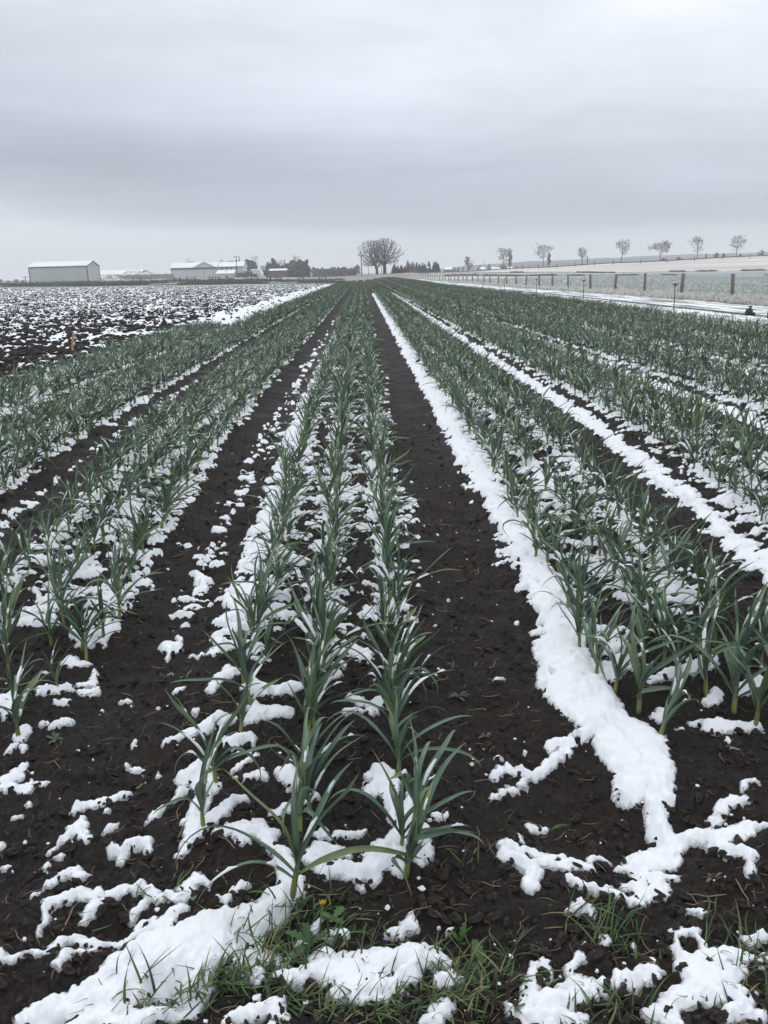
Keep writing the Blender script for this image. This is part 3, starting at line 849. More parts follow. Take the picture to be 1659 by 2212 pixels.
pits = (noise2(xs / 0.07, ys / 0.06, 87) > 0.62) & (noise2(xs / 0.4, ys / 0.5, 88) > -0.1) & (ys > 2.6)
thick = np.where(pits, 0, thick)
sdall = np.where(pits, -0.004, sdall)
zs = np.where(pits, soil_z[SN] - 0.006, zs)
snow_v = ground_v.copy()
snow_v[SN, 2] = zs
has = np.zeros(len(X), bool)
has[np.nonzero(SN)[0]] = sdall > 0
sel = has[quads].any(1) & SN[quads].all(1)
snow_tint = np.ones(len(X))
snow_tint[np.nonzero(SN)[0]] = np.clip(sdall / 0.02, 0, 1)
sub_sheet('snow_cover', sel, snow_v, M_snow, tint=snow_tint, label='patchy fresh white snow lying on the dark soil between garlic rows', cat='snow', kind='stuff')


def snow_top(x, y):
    """Ground level (soil, roughly) for seating things."""
    r = (1 - smooth(0.38, 0.72, np.min(np.abs(x - np.array(BEDS))))) * 0.045 - 0.03
    r = r * smooth(2.2, 3.6, y)
    lu = 0.030 * fbm(np.array([x / 0.55]), np.array([y / 0.55]), 3, 3)[0] + 0.020 * fbm(np.array([x / 0.16]), np.array([y / 0.16]), 3, 9)[0]
    h = 0.0
    for hx, hy, hr, hd in [(0.62, 2.62, 0.26, 0.10), (0.95, 2.45, 0.2, 0.08)]:
        h -= hd * math.exp(-((x - hx) ** 2 + (y - hy) ** 2) / (hr * hr))
    return gz(x, y) + float((lu * 0.75 + r) * (1 - smooth(25, 60, y)) + h)


# ------------------------------------------------------------------ garlic plants
GREEN = np.array([0.090, 0.146, 0.094])
PALE = np.array([0.20, 0.22, 0.06])
TIP = np.array([0.20, 0.17, 0.06])


def leaf_geo(r, L, W, az, el0, bend, node, segs=10, cross=5, kink=None, twist=0.0, wind=0.25, tipy=0.3, snow=0.5, snow_t=0.006, scross=5, snow_pts=7):
    t = np.linspace(0, 1, segs + 1)
    el = el0 - bend * t ** 1.5
    if kink is not None:
        el = el - kink[1] * smooth(kink[0] - 0.06, kink[0] + 0.06, t)
    azs = az + 0.5 * twist * t + 0.32 * np.sin(2 * np.pi * t * r.uniform(0.6, 1.3) + r.uniform(0, 6.28)) * t
    el = el + 0.22 * np.sin(2 * np.pi * t * r.uniform(0.7, 1.4) + r.uniform(0, 6.28)) * t
    d = np.stack([np.cos(el) * np.cos(azs), np.cos(el) * np.sin(azs), np.sin(el)], 1)
    d[:, 0] += wind * t * 0.7
    d /= np.linalg.norm(d, axis=1)[:, None]
    p = np.zeros((segs + 1, 3))
    p[0] = node
    for i in range(segs):
        p[i + 1] = p[i] + (d[i] + d[i + 1]) * 0.5 * L / segs
    s = np.stack([-np.sin(azs), np.cos(azs), np.zeros_like(azs)], 1)
    s = s - d * (s * d).sum(1)[:, None]
    s /= np.linalg.norm(s, axis=1)[:, None]
    nrm = np.cross(s, d)
    nrm *= -1.0
    fl = np.where(nrm[:, 2:3] < 0, 1, 1)
    nrm = nrm * fl
    ro = twist * t
    s2 = s * np.cos(ro)[:, None] + nrm * np.sin(ro)[:, None]
    n2 = nrm * np.cos(ro)[:, None] - s * np.sin(ro)[:, None]
    w = W * (0.45 + 0.55 * np.clip(t / 0.18, 0, 1)) * np.clip(1 - t ** 2.6, 0.0, 1) ** 0.8
    w[-1] = 0.0006
    fold = 0.42 * w * (1 - 0.55 * t)
    u = np.linspace(-1, 1, cross)
    v = p[:, None, :] + s2[:, None, :] * (u[None, :, None] * w[:, None, None] * 0.5) + n2[:, None, :] * (np.abs(u)[None, :, None] * fold[:, None, None])
    base_c = GREEN * r.uniform(0.8, 1.2) * (np.array([1.25, 1.08, 0.72]) if r.random() < 0.16 else 1.0)
    k0 = np.clip(1 - t / 0.10, 0, 1)[:, None] * 0.55
    k1 = (smooth(r.uniform(0.6, 0.85), 1.0, t) * tipy)[:, None]
    col = base_c[None, :] * (1 - k0) + PALE[None, :] * k0 * 1.0
    col = col * (1 - k1) + TIP[None, :] * k1
    rib = 1.0 + 0.22 * (1 - np.abs(u))
    colv = col[:, None, :] * rib[None, :, None]
    q = []
    for i in range(segs):
        for j in range(cross - 1):
            a = i * cross + j
            q.append((a, a + 1, a + cross + 1, a + cross))
    out = [(v.reshape(-1, 3), q, colv.reshape(-1, 3))]
    snow_geo = None
    if r.random() < snow:
        us = np.linspace(-1, 1, scross)
        snow_geo = []
        tq = t
        t_next = r.uniform(0.04, 0.4)
        for _ in range(int(r.integers(1, 4))):
            t0 = t_next
            t1 = min(0.80, t0 + r.uniform(0.08, 0.32))
            t_next = t1 + r.uniform(0.05, 0.3)
            if t1 - t0 < 0.06:
                break
            sv, sq = [], []
            npt = snow_pts
            tk = np.linspace(t0, t1, npt)

            def at_t(arr):
                return np.stack([np.interp(tk, tq, arr[:, c_]) for c_ in range(3)], 1)
            pk, sk, nk, dk = at_t(p), at_t(s2), at_t(n2), at_t(d)
            wk, fk = np.interp(tk, tq, w), np.interp(tk, tq, fold)
            if np.abs(dk[:, 2]).mean() > 0.965:
                continue
            sgn = np.sign(nk[:, 2] + 1e-6)
            up = nk * sgn[:, None]
            wid = r.uniform(0.45, 1.0)
            off = r.uniform(-0.5, 0.5) * (1 - wid)
            env = np.sin(np.pi * (np.arange(npt) + 0.3) / (npt - 0.4)) ** 0.6
            b0 = len(sv)
            for i in range(npt):
                hdir = up[i] * 0.6 + np.array([0, 0, 0.6])
                hdir = hdir / np.linalg.norm(hdir)
                lump_ = r.uniform(0.55, 1.45)
                wj = r.uniform(0.75, 1.1)
                for uu in us:
                    uq = uu * wid * wj * (0.35 + 0.65 * env[i]) + off
                    surf = pk[i] + sk[i] * uq * wk[i] * 0.5 + nk[i] * abs(uq) * fk[i]
                    h = 0.0005 + (1 - uu * uu) * (snow_t * env[i] * lump_ + (fk[i] * 0.8 * env[i] if sgn[i] > 0 else 0))
                    sv.append(surf + hdir * h)
            for a_ in range(npt - 1):
                for j in range(scross - 1):
                    a = b0 + a_ * scross + j
                    sq.append((a, a + 1, a + scross + 1, a + scross))
            snow_geo.append((np.array(sv), sq))
    return out[0], snow_geo


FOLDS = []


def plant_geo(seed, segs, cross, scross, size=1.0, n_leaf=None, stem_n=7, snow=0.5, fat=1.0, snow_t=0.008, snow_pts=8, bendk=1.0):
    r = np.random.default_rng(seed)
    nl = n_leaf or int(r.integers(7, 10))
    plane = r.uniform(0, math.pi)
    h = r.uniform(0.06, 0.10) * size
    lean = np.array([r.normal(0.02, 0.03), r.normal(0, 0.025), 1.0])
    sp = [np.array([0, 0, -0.03]), lean * h * 0.33, lean * h * 0.66, lean * h, lean * (h * 1.35)]
    sr = [0.0085, 0.0085, 0.0075, 0.0068, 0.003]
    sc = [PALE * 1.05, PALE * 0.95, PALE * 0.6 + GREEN * 0.4, GREEN * 1.05, GREEN]
    leaves = []
    FOLDS.clear()
    for i in range(nl):
        f = i / (nl - 1)
        L = size * r.uniform(0.8, 1.2) * (0.18 + 0.165 * math.sin(math.pi * min(1, 0.25 + 0.62 * f)))
        W = fat * size * r.uniform(0.85, 1.2) * (0.0138 + 0.0062 * math.sin(math.pi * f))
        az = plane + (math.pi if i % 2 else 0) + r.normal(0, 0.35)
        el0 = math.radians(50 + 35 * f + r.normal(0, 8))
        bend = bendk * r.uniform(0.05, 1.65) * (1.1 - 0.45 * f)
        kink = (r.uniform(0.45, 0.75), r.uniform(0.6, 1.5)) if r.random() < 0.22 else None
        FOLDS.append(kink is not None)
        node = lean * h * (0.55 + 0.62 * f)
        leaves.append(leaf_geo(r, L, W, az, el0, bend, node, segs, cross, kink, r.normal(0, 1.0), r.uniform(0.05, 0.75), r.uniform(0, 1.0) * (1 - 0.5 * f), snow, snow_t * size, scross, snow_pts))
    return (sp, sr, sc, stem_n), leaves


# every plant of the field
def plant_list():
    r = np.random.default_rng(77)
    near = [(-0.594, 2.511, 1.0), (-0.595, 2.78, 1.0), (-0.546, 3.089, 1.0), (-0.542, 3.35, 1.0), (-0.269, 2.199, 1.16), (-0.266, 2.47, 1.08), (-0.265, 2.75, 1.0), (-0.273, 3.03, 1.05), (-0.25, 3.28, 1.0), (0.08, 2.258, 1.12), (0.13, 2.46, 1.05), (0.081, 2.8, 1.0), (0.079, 3.15, 1.05), (0.1, 3.36, 1.0), (-1.445, 3.116, 1.0), (-1.409, 3.5, 0.6), (-1.384, 3.806, 1.0), (-1.343, 4.25, 1.0), (-1.68, 3.62, 0.9), (-1.6, 3.95, 0.9), (1.001, 3.483, 1.0), (1.098, 3.174, 1.2), (1.115, 2.966, 1.1), (1.478, 3.13, 1.25), (0.994, 3.753, 1.0), (1.36, 3.43, 1.0), (1.245, 3.62, 1.0), (1.63, 3.72, 1.0), (1.72, 3.3, 1.0), (1.5, 3.62, 0.95), (1.36, 3.85, 1.0), (-0.58, 3.47, 1.0), (-0.24, 2.6, 1.05), (-0.25, 3.14, 1.0), (-0.26, 3.4, 1.0), (0.07, 2.37, 0.9), (0.07, 2.95, 1.1), (0.06, 3.27, 1.05), (0.1, 3.46, 1.0), (-1.5, 3.25, 0.8), (-1.75, 3.3, 0.95), (-1.78, 3.85, 1.0), (-1.45, 3.95, 1.0), (-1.37, 4.05, 0.9), (-1.86, 4.1, 1.0), (-1.62, 4.2, 1.0), (1.04, 3.32, 1.05), (1.02, 3.62, 1.0), (1.42, 3.28, 1.05), (1.33, 3.55, 1.05), (1.39, 3.72, 1.0), (1.6, 3.42, 1.1), (1.66, 3.55, 1.0), (1.75, 3.48, 1.1), (1.7, 3.9, 1.0), (1.52, 3.02, 1.1), (1.68, 3.12, 1.15), (1.02, 3.87, 1.0)]
    out = [(x, y, s, None) for x, y, s in near]
    for bc, k, rx in ROWS:
        y0 = {-0.25: 3.62, 1.38: 3.95, -1.78: 4.35}.get(bc, 3.6)
        end = 26.0 if bc < -4 else FIELD_END - 1.0
        y = y0 + r.uniform(0, 0.15)
        while y < end:
            if not (r.random() < 0.05):
                out.append((rx + r.normal(0, 0.03), y, float(np.clip(r.normal(0.93, 0.14), 0.5, 1.25)), (bc, k)))
            y += r.uniform(0.085, 0.165)
    return out


PL = plant_list()
pos = np.array([(p[0], p[1]) for p in PL])
pz = terrain(pos[:, 0], pos[:, 1]) + (0.045 * (1 - smooth(0.38, 0.72, np.min(np.abs(pos[:, :1] - np.array(BEDS)[None, :]), axis=1))) - 0.03) * smooth(2.2, 3.6, pos[:, 1]) * (1 - smooth(25, 60, pos[:, 1]))
P3 = np.stack([pos[:, 0], pos[:, 1], pz], 1)
D = P3 + np.array([0, 0, 0.12]) - EYE
dz = D @ AF
qx = PCX + FOC * (D @ AR) / dz
qy = PCY - FOC * (D @ AU) / dz
vis = (qx > -60) & (qx < 1720) & (qy < 2260) & (dz > 0)
order = np.argsort(np.where(vis, dz, 1e9))
N_HERO = 296
hero_idx = order[:N_HERO]
hero = set(int(i) for i in hero_idx)

# prototypes of the near plants: thing > stem, leaf > snow
protos = []
for v in range(36):
    (sp, sr, sc, sn), leaves = plant_geo(300 + v, 14, 5, 5, 1.0, snow=0.44, bendk=1.0 if v < 24 else 1.2, fat=1.0 if v < 24 else 1.12)
    mb = MB()
    mb.tube(sp, sr, 8, np.array(sc))
    stem_me = mb.mesh('stem', [M_garlic], True)
    lm = []
    for (vv, qq, cc), sg in leaves:
        me = raw_mesh('leaf', vv, qq, [M_garlic], None, cc)
        sm = [raw_mesh('snow', g_[0], g_[1], [M_snow], None, np.ones((len(g_[0]), 3))) for g_ in (sg or [])]
        lm.append((me, sm))
    protos.append((stem_me, lm, sum(1 for _, s_ in lm if s_), any(len(lf_[0][0]) and fold_ for lf_, fold_ in zip(leaves, FOLDS))))


def row_words(bc, k):
    side_ = {-1: 'left', 0: 'middle', 1: 'right'}[k]
    bed = {-0.25: 'central bed', 1.38: 'first bed right', -1.78: 'first bed left',
           -3.25: 'second bed left', -4.62: 'third bed left', 3.0: 'second bed right', 4.62: 'third bed right'}.get(bc, 'far right beds')
    return side_, bed


def row_of(x):
    i = int(np.argmin([abs(x - q[2]) for q in ROWS]))
    return ROWS[i][0], ROWS[i][1]


NEAR_LABELS = {
    4: 'foremost large garlic plant, rooted at the big foreground snow drift',
    0: 'foremost garlic plant in the left row of the central bed',
    8: 'foremost garlic plant in the right row of the central bed',
    22: 'low bent garlic plant foremost in the bed right of the wide snow strip',
    21: 'stout upright garlic plant beside the tip of the wide snow strip',
    20: 'garlic plant standing in the wide snow strip with one leaf drooping left',
    14: 'garlic plant with yellowish stem, nearest in the bed at the left picture edge',
    15: 'smallest garlic plant, short and alone near the left picture edge',
    23: 'garlic plant with a thick snow load on a wide leaf near the right picture edge',
}
r = np.random.default_rng(5)
for rank, i in enumerate(hero_idx):
    i = int(i)
    x, y, s, rw = PL[i]
    bc, k = rw if rw else row_of(x)
    sd_, bed = row_words(bc, k)
    half = 'front' if y < 4.6 else ('middle' if y < 6.2 else 'rear')
    stem_me, lm, n_sn, folded = protos[24 + (i * 5 + 1) % 12] if (i < 66 and y < 3.6) else protos[i % len(protos)]
    words = ('tall ' if s > 1.1 else 'short ' if s < 0.86 else '') + ('snow laden ' if n_sn >= 5 else 'bare ' if n_sn <= 2 else 'snow flecked ') + 'garlic plant' + (' with folded leaf' if folded else ' with arching leaves')
    lab = NEAR_LABELS.get(i, '%s, %s, %s row, %s' % (words, {'front': 'near front', 'middle': 'further back', 'rear': 'far back'}[half], sd_, bed))
    e = empty('garlic_plant', (x, y, snow_top(x, y)), float(r.uniform(-0.5, 0.5)), label=lab, cat='garlic plant', group='garlic plants growing in the snowy beds')
    e.scale = (s * float(r.uniform(0.9, 1.1)), s * float(r.uniform(0.9, 1.1)), s)
    e.rotation_euler = (float(r.normal(0, 0.08)), float(r.normal(0.03, 0.09)), e.rotation_euler[2])
    o = link('stem', stem_me, parent=e)
    for me, sm in lm:
        lf = link('leaf', me, parent=e)
        for g_ in sm:
            link('snow', g_, parent=lf)

# the rest of the field: one object of instances
hidden = bpy.data.collections.new('garlic_variants')                # not linked to the scene
N_MID, N_FAR = 22, 12
for v in range(N_MID + N_FAR):
    mid_lod = v < N_MID
    (sp, sr, sc, sn), leaves = plant_geo(700 + v, 7 if mid_lod else 4, 3, 3, 1.0, snow=0.44 if mid_lod else 0.42, fat=1.05 if mid_lod else 1.3, snow_t=0.007, snow_pts=4 if mid_lod else 3)
    mb = MB()
    mb.tube([sp[0], sp[2], sp[4]], [0.009, 0.0075, 0.003], 4, np.array([sc[0], sc[2], sc[4]]), cap=False)
    for (vv, qq, cc), sg in leaves:
        mb.add(vv, qq, cc, 0)
        for g_ in sg or []:
            mb.add(g_[0], g_[1], (1, 1, 1), 1)
    o = bpy.data.objects.new('garlic_variant_%02d' % v, mb.mesh('garlic_variant', [M_garlic, M_snow], True))
    hidden.objects.link(o)


def scatter(name, pts, rots, scls, idx, coll, holder_mat, tilt=None, **kw):
    me = bpy.data.meshes.new(name)
    me.vertices.add(len(pts))
    me.vertices.foreach_set('co', np.asarray(pts, np.float32).ravel())
    rv = np.zeros((len(pts), 3), np.float32)
    rv[:, 2] = rots
    if tilt is not None:
        rv[:, :2] = tilt
    a = me.attributes.new('turn', 'FLOAT_VECTOR', 'POINT'); a.data.foreach_set('vector', rv.ravel())
    sv = np.asarray(scls, np.float32)
    if sv.ndim == 1:
        sv = np.repeat(sv[:, None], 3, 1)
    a = me.attributes.new('size', 'FLOAT_VECTOR', 'POINT'); a.data.foreach_set('vector', sv.ravel())
    a = me.attributes.new('pick', 'INT', 'POINT'); a.data.foreach_set('value', np.asarray(idx, np.int32))
    me.materials.append(holder_mat)
    o = link(name, me, kind='stuff', **kw)
    ng = bpy.data.node_groups.new(name + '_nodes', 'GeometryNodeTree')
    ng.interface.new_socket('Geometry', in_out='INPUT', socket_type='NodeSocketGeometry')
    ng.interface.new_socket('Geometry', in_out='OUTPUT', socket_type='NodeSocketGeometry')
    N, Lk = ng.nodes, ng.links
    gi, go = N.new('NodeGroupInput'), N.new('NodeGroupOutput')
    ci = N.new('GeometryNodeCollectionInfo')
    ci.inputs['Collection'].default_value = coll
    ci.inputs['Separate Children'].default_value = True
    ci.inputs['Reset Children'].default_value = True
    ip = N.new('GeometryNodeInstanceOnPoints')

    def attr(nm, tp):
        x = N.new('GeometryNodeInputNamedAttribute')
        x.data_type = tp
        x.inputs['Name'].default_value = nm
        return x.outputs['Attribute']
    Lk.new(gi.outputs[0], ip.inputs['Points'])
    Lk.new(ci.outputs[0], ip.inputs['Instance'])
    ip.inputs['Pick Instance'].default_value = True
    Lk.new(attr('pick', 'INT'), ip.inputs['Instance Index'])
    er = N.new('FunctionNodeEulerToRotation')
    Lk.new(attr('turn', 'FLOAT_VECTOR'), er.inputs[0])
    Lk.new(er.outputs[0], ip.inputs['Rotation'])
    Lk.new(attr('size', 'FLOAT_VECTOR'), ip.inputs['Scale'])
    Lk.new(ip.outputs[0], go.inputs[0])
    md = o.modifiers.new('scatter', 'NODES')
    md.node_group = ng
    return o


rest = np.array([i for i in range(len(PL)) if i not in hero])
rp = P3[rest]
rs = np.array([PL[i][2] for i in rest])
far_m = rp[:, 1] > 24
pick = np.where(far_m, N_MID + rng.integers(0, N_FAR, len(rest)), rng.integers(0, N_MID, len(rest)))
scatter('garlic_rows', rp, rng.uniform(-0.6, 0.6, len(rest)) + np.where(rng.random(len(rest)) < 0.5, 0, 0.0), rs * np.where(far_m, 1.05, 1.0), pick, hidden, M_garlic, rng.normal(0, 0.09, (len(rest), 2)),
        label='long rows of green garlic running to the far end of the field', cat='garlic crop')

# clods of the ploughed field
clods = bpy.data.collections.new('clod_variants')
for v in range(8):
    r = np.random.default_rng(900 + v)
    import bmesh
    bm = bmesh.new()
    bmesh.ops.create_icosphere(bm, subdivisions=2, radius=1.0)
    sx, sy, sz = r.uniform(0.7, 1.3), r.uniform(0.6, 1.0), r.uniform(0.5, 0.85)
    ph = r.uniform(0, 9, 3)
    for vt in bm.verts:
        c = vt.co
        k = 1 + 0.28 * math.sin(3.1 * c.x + ph[0]) * math.sin(2.7 * c.y + ph[1]) + 0.22 * math.sin(5.3 * c.z + ph[2] + 2 * c.x) + r.normal(0, 0.06)
        c *= k
        c.x *= sx; c.y *= sy; c.z *= sz
    me = bpy.data.meshes.new('clod')
    bm.to_mesh(me); bm.free()
    me.materials.append(M_soil if v < 6 else M_crumb)
    me.materials.append(M_snow)
    for pg in me.polygons:
        cc = pg.center
        if v in (0, 3) and pg.normal.z * 0.6 + 0.45 * math.sin(4.1 * cc.x + ph[1]) * math.sin(3.7 * cc.y + ph[2]) + 0.25 * pg.normal.x > 0.34:
            pg.material_index = 1
    ta = me.color_attributes.new('tint', 'FLOAT_COLOR', 'POINT')
    ta.data.foreach_set('color', np.ones(len(me.vertices) * 4, np.float32))
    o = bpy.data.objects.new('clod_variant_%02d' % v, me)
    clods.objects.link(o)
NCL = 27000
cy_ = 12.0 + 138.0 * rng.random(NCL * 2) ** 1.25
cu = rng.uniform(-0.62, 0.03, NCL * 2)
cx_ = cu * (cy_ + 2)
ok = (cx_ < left_edge(cy_) - 0.35)
# fewer clods on the smooth white margin beside the garlic beyond the short bed
marg = (cy_ > 25) & (cx_ > left_edge(cy_) - 2.2 - 0.6 * noise2(cy_ / 3, cx_ / 2, 3))
ok &= ~(marg & (rng.random(len(cx_)) < 0.86))
dens = noise2(cx_ / 3.0, cy_ / 3.0, 95)
ok &= rng.random(len(cx_)) < 0.62 + 0.55 * dens
cx_, cy_ = cx_[ok][:NCL], cy_[ok][:NCL]
cs = np.exp(rng.normal(math.log(0.060), 0.40, len(cx_))).clip(0.025, 0.12)
cz = terrain(cx_, cy_) + cs * 0.22
scatter('soil_clods', np.stack([cx_, cy_, cz], 1), rng.uniform(0, 6.28, len(cx_)), cs, np.where(rng.random(len(cx_)) < 0.62 * smooth(18, 60, cy_), rng.choice([0, 3], len(cx_)), rng.choice([1, 2, 4, 5], len(cx_))), clods, M_soil,
        label='dark soil clods poking through the snow of the ploughed field', cat='soil clods')
# crumbs and small clods between the near rows
NCR = 14000
ky = 1.55 + 7.5 * rng.random(NCR) ** 1.6
kx = rng.uniform(-0.62, 0.62, NCR) * (ky + 0.6)
kb = terrain(kx, ky) + (0.030 * 0.75 * fbm(kx / 0.55, ky / 0.55, 3, 3) + 0.020 * 0.75 * fbm(kx / 0.16, ky / 0.16, 3, 9)) + (0.045 * (1 - smooth(0.38, 0.72, np.min(np.abs(kx[:, None] - np.array(BEDS)[None, :]), axis=1))) - 0.03) * smooth(2.2, 3.6, ky)
for hx, hy, hr, hd in [(0.62, 2.62, 0.26, 0.10), (0.95, 2.45, 0.2, 0.08), (-0.55, 1.86, 0.09, 0.05), (-0.79, 2.12, 0.12, 0.06), (-0.86, 2.42, 0.12, 0.05), (-0.31, 2.07, 0.12, 0.06), (-0.83, 1.82, 0.08, 0.04)]:
    kb = kb - hd * np.exp(-((kx - hx) ** 2 + (ky - hy) ** 2) / (hr * hr))
ks = np.exp(rng.normal(math.log(0.007), 0.55, NCR)).clip(0.003, 0.021)
scatter('soil_crumbs', np.stack([kx, ky, kb + 0.006 + ks * 0.2], 1), rng.uniform(0, 6.28, NCR), ks, rng.integers(6, 8, NCR), clods, M_soil,
        label='loose crumbs of dark soil scattered between the near rows', cat='soil crumbs')
# tiny lumps of snow left on the bare tracks
fleck_c = bpy.data.collections.new('fleck_variants')
for v in range(4):
    me = clods.objects[v].data.copy()
    me.materials.clear()
    me.materials.append(M_snow)
    me.polygons.foreach_set('material_index', np.zeros(len(me.polygons), np.int32))
    fleck_c.objects.link(bpy.data.objects.new('fleck_variant_%02d' % v, me))
nf = 900
fs_ = rng.choice(NCR, nf, replace=False)
fsz = np.exp(rng.normal(math.log(0.0042), 0.5, nf)).clip(0.002, 0.012)
scatter('snow_flecks', np.stack([kx[fs_] + 0.004, ky[fs_] + 0.01, kb[fs_] + 0.008 + fsz * 0.3], 1), rng.uniform(0, 6.28, nf), fsz, rng.integers(0, 4, nf), fleck_c, M_snow,
        label='tiny flecks of snow scattered on the bare dark soil', cat='snow')
# straw and dead weed bits
straw = bpy.data.collections.new('straw_variants')
for v in range(6):
    r = np.random.default_rng(1200 + v)
    mb = MB()
    pts = [np.array([0, 0, 0.0])]
    a_ = 0.0
    for q in range(4):
        a_ += r.normal(0, 0.35)
        pts.append(pts[-1] + np.array([math.cos(a_), math.sin(a_), r.normal(0.02, 0.14)]) * 0.25)
    mb.tube(pts, [0.016, 0.022, 0.02, 0.016, 0.006], 4)
    o = bpy.data.objects.new('straw_variant_%02d' % v, mb.mesh('straw', [M_straw], True))
    straw.objects.link(o)
NS = 5200
sel_ = rng.choice(NCR, NS, replace=False)
sx_, sy_ = kx[sel_] + rng.normal(0, 0.02, NS), ky[sel_] + rng.normal(0, 0.02, NS)
scatter('straw_litter', np.stack([sx_, sy_, kb[sel_] + 0.012], 1), rng.uniform(0, 6.28, NS), np.exp(rng.normal(math.log(0.028), 0.6, NS)).clip(0.008, 0.12), rng.integers(0, 6, NS), straw, M_straw,
        label='bits of dry straw and dead weeds lying on the dark soil', cat='straw')


# ------------------------------------------------------------------ foreground grass and weeds
def blade(mb, r, x, y, z, L, W, az, el0, bend, col, segs=6, wob=0.0):
    t = np.linspace(0, 1, segs + 1)
    el = el0 - bend * t ** 1.4
    a = az + wob * t
    d = np.stack([np.cos(el) * np.cos(a), np.cos(el) * np.sin(a), np.sin(el)], 1)
    p = np.zeros((segs + 1, 3)); p[0] = (x, y, z)
    for i in range(segs):
        p[i + 1] = p[i] + d[i] * L / segs
    s = np.stack([-np.sin(a), np.cos(a), np.zeros_like(a)], 1)
    w = W * np.clip(1 - t ** 1.8, 0.03, 1) * (0.6 + 0.4 * np.clip(t / 0.2, 0, 1))
    up = np.cross(d, s)
    v = np.concatenate([p - s * w[:, None] / 2, p - up * w[:, None] * 0.16, p + s * w[:, None] / 2])
    n_ = segs + 1
    f = []
    for i in range(segs):
        f.append((i, i + 1, n_ + i + 1, n_ + i))
        f.append((n_ + i, n_ + i + 1, 2 * n_ + i + 1, 2 * n_ + i))
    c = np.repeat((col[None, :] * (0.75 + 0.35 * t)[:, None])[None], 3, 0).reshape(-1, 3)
    mb.add(v, f, c)


GR1, GR2, GR3 = np.array([0.045, 0.085, 0.035]), np.array([0.085, 0.14, 0.045]), np.array([0.24, 0.21, 0.11])
mb = MB()
r = np.random.default_rng(31)
#  (x, y, spread x, spread y, blades, length)
TUFTS = [(-0.418, 1.906, 0.055, 0.039, 70, 0.1), (-0.359, 1.879, 0.06, 0.026000000000000002, 60, 0.11), (-0.434, 1.883, 0.05, 0.026000000000000002, 40, 0.12), (-0.224, 1.82, 0.06, 0.039, 60, 0.11), (-0.208, 1.968, 0.07, 0.039, 50, 0.12), (-0.333, 2.051, 0.05, 0.026000000000000002, 36, 0.11), (-0.273, 1.971, 0.06, 0.039, 36, 0.1), (-0.134, 2.077, 0.1, 0.039, 30, 0.1), (-0.073, 2.003, 0.06, 0.039, 20, 0.12), (-0.662, 2.248, 0.05, 0.026000000000000002, 24, 0.09), (-0.626, 1.885, 0.08, 0.039, 26, 0.16), (-0.623, 1.796, 0.06, 0.039, 30, 0.11), (-0.441, 2.102, 0.15, 0.039, 18, 0.08), (-0.565, 2.046, 0.2, 0.065, 10, 0.07), (-0.243, 2.186, 0.06, 0.052000000000000005, 24, 0.1), (-0.316, 2.219, 0.06, 0.052000000000000005, 14, 0.14), (-0.06, 1.768, 0.07, 0.039, 70, 0.1), (-0.023, 1.824, 0.06, 0.039, 40, 0.09), (0.188, 1.867, 0.07, 0.039, 60, 0.1), (0.25, 1.864, 0.08, 0.039, 60, 0.11), (0.122, 1.817, 0.08, 0.039, 50, 0.1), (0.209, 1.783, 0.09, 0.039, 60, 0.09), (0.046, 1.756, 0.1, 0.039, 60, 0.09), (0.29, 1.801, 0.05, 0.026000000000000002, 20, 0.1), (0.099, 1.927, 0.1, 0.039, 30, 0.1), (0.583, 2.075, 0.05, 0.0195, 22, 0.13), (0.65, 1.973, 0.04, 0.026000000000000002, 26, 0.16), (0.706, 1.945, 0.04, 0.026000000000000002, 22, 0.1), (0.66, 2.08, 0.03, 0.026000000000000002, 6, 0.18), (0.488, 1.741, 0.07, 0.039, 40, 0.09), (0.562, 1.751, 0.05, 0.026000000000000002, 30, 0.1), (0.445, 1.757, 0.05, 0.039, 14, 0.1), (0.922, 2.103, 0.04, 0.013000000000000001, 6, 0.11), (1.037, 1.928, 0.05, 0.039, 50, 0.11), (0.983, 1.85, 0.06, 0.039, 30, 0.1), (0.985, 1.774, 0.05, 0.039, 30, 0.09), (0.386, 1.996, 0.02, 0.026000000000000002, 4, 0.12), (0.237, 2.335, 0.05, 0.026000000000000002, 10, 0.1), (0.467, 2.546, 0.02, 0.013000000000000001, 3, 0.1), (0.605, 2.589, 0.01, 0.013000000000000001, 5, 0.09), (1.071, 2.461, 0.03, 0.013000000000000001, 8, 0.08), (0.724, 1.701, 0.12, 0.026000000000000002, 24, 0.08)]
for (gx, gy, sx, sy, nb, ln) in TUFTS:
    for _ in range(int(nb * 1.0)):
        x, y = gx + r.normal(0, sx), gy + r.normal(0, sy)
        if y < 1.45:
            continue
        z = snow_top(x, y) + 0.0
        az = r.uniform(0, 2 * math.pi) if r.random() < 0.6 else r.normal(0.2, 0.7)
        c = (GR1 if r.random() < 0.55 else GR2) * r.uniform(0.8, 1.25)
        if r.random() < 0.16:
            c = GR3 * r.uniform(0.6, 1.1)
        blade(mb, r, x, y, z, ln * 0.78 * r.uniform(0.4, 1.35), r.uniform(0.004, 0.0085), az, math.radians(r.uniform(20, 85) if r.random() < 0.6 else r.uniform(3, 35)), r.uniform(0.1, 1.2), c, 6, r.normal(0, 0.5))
build(mb, 'grass', [M_grass], smooth_on=True, label='green grass blades growing through the snow at the field edge', cat='grass', kind='stuff')


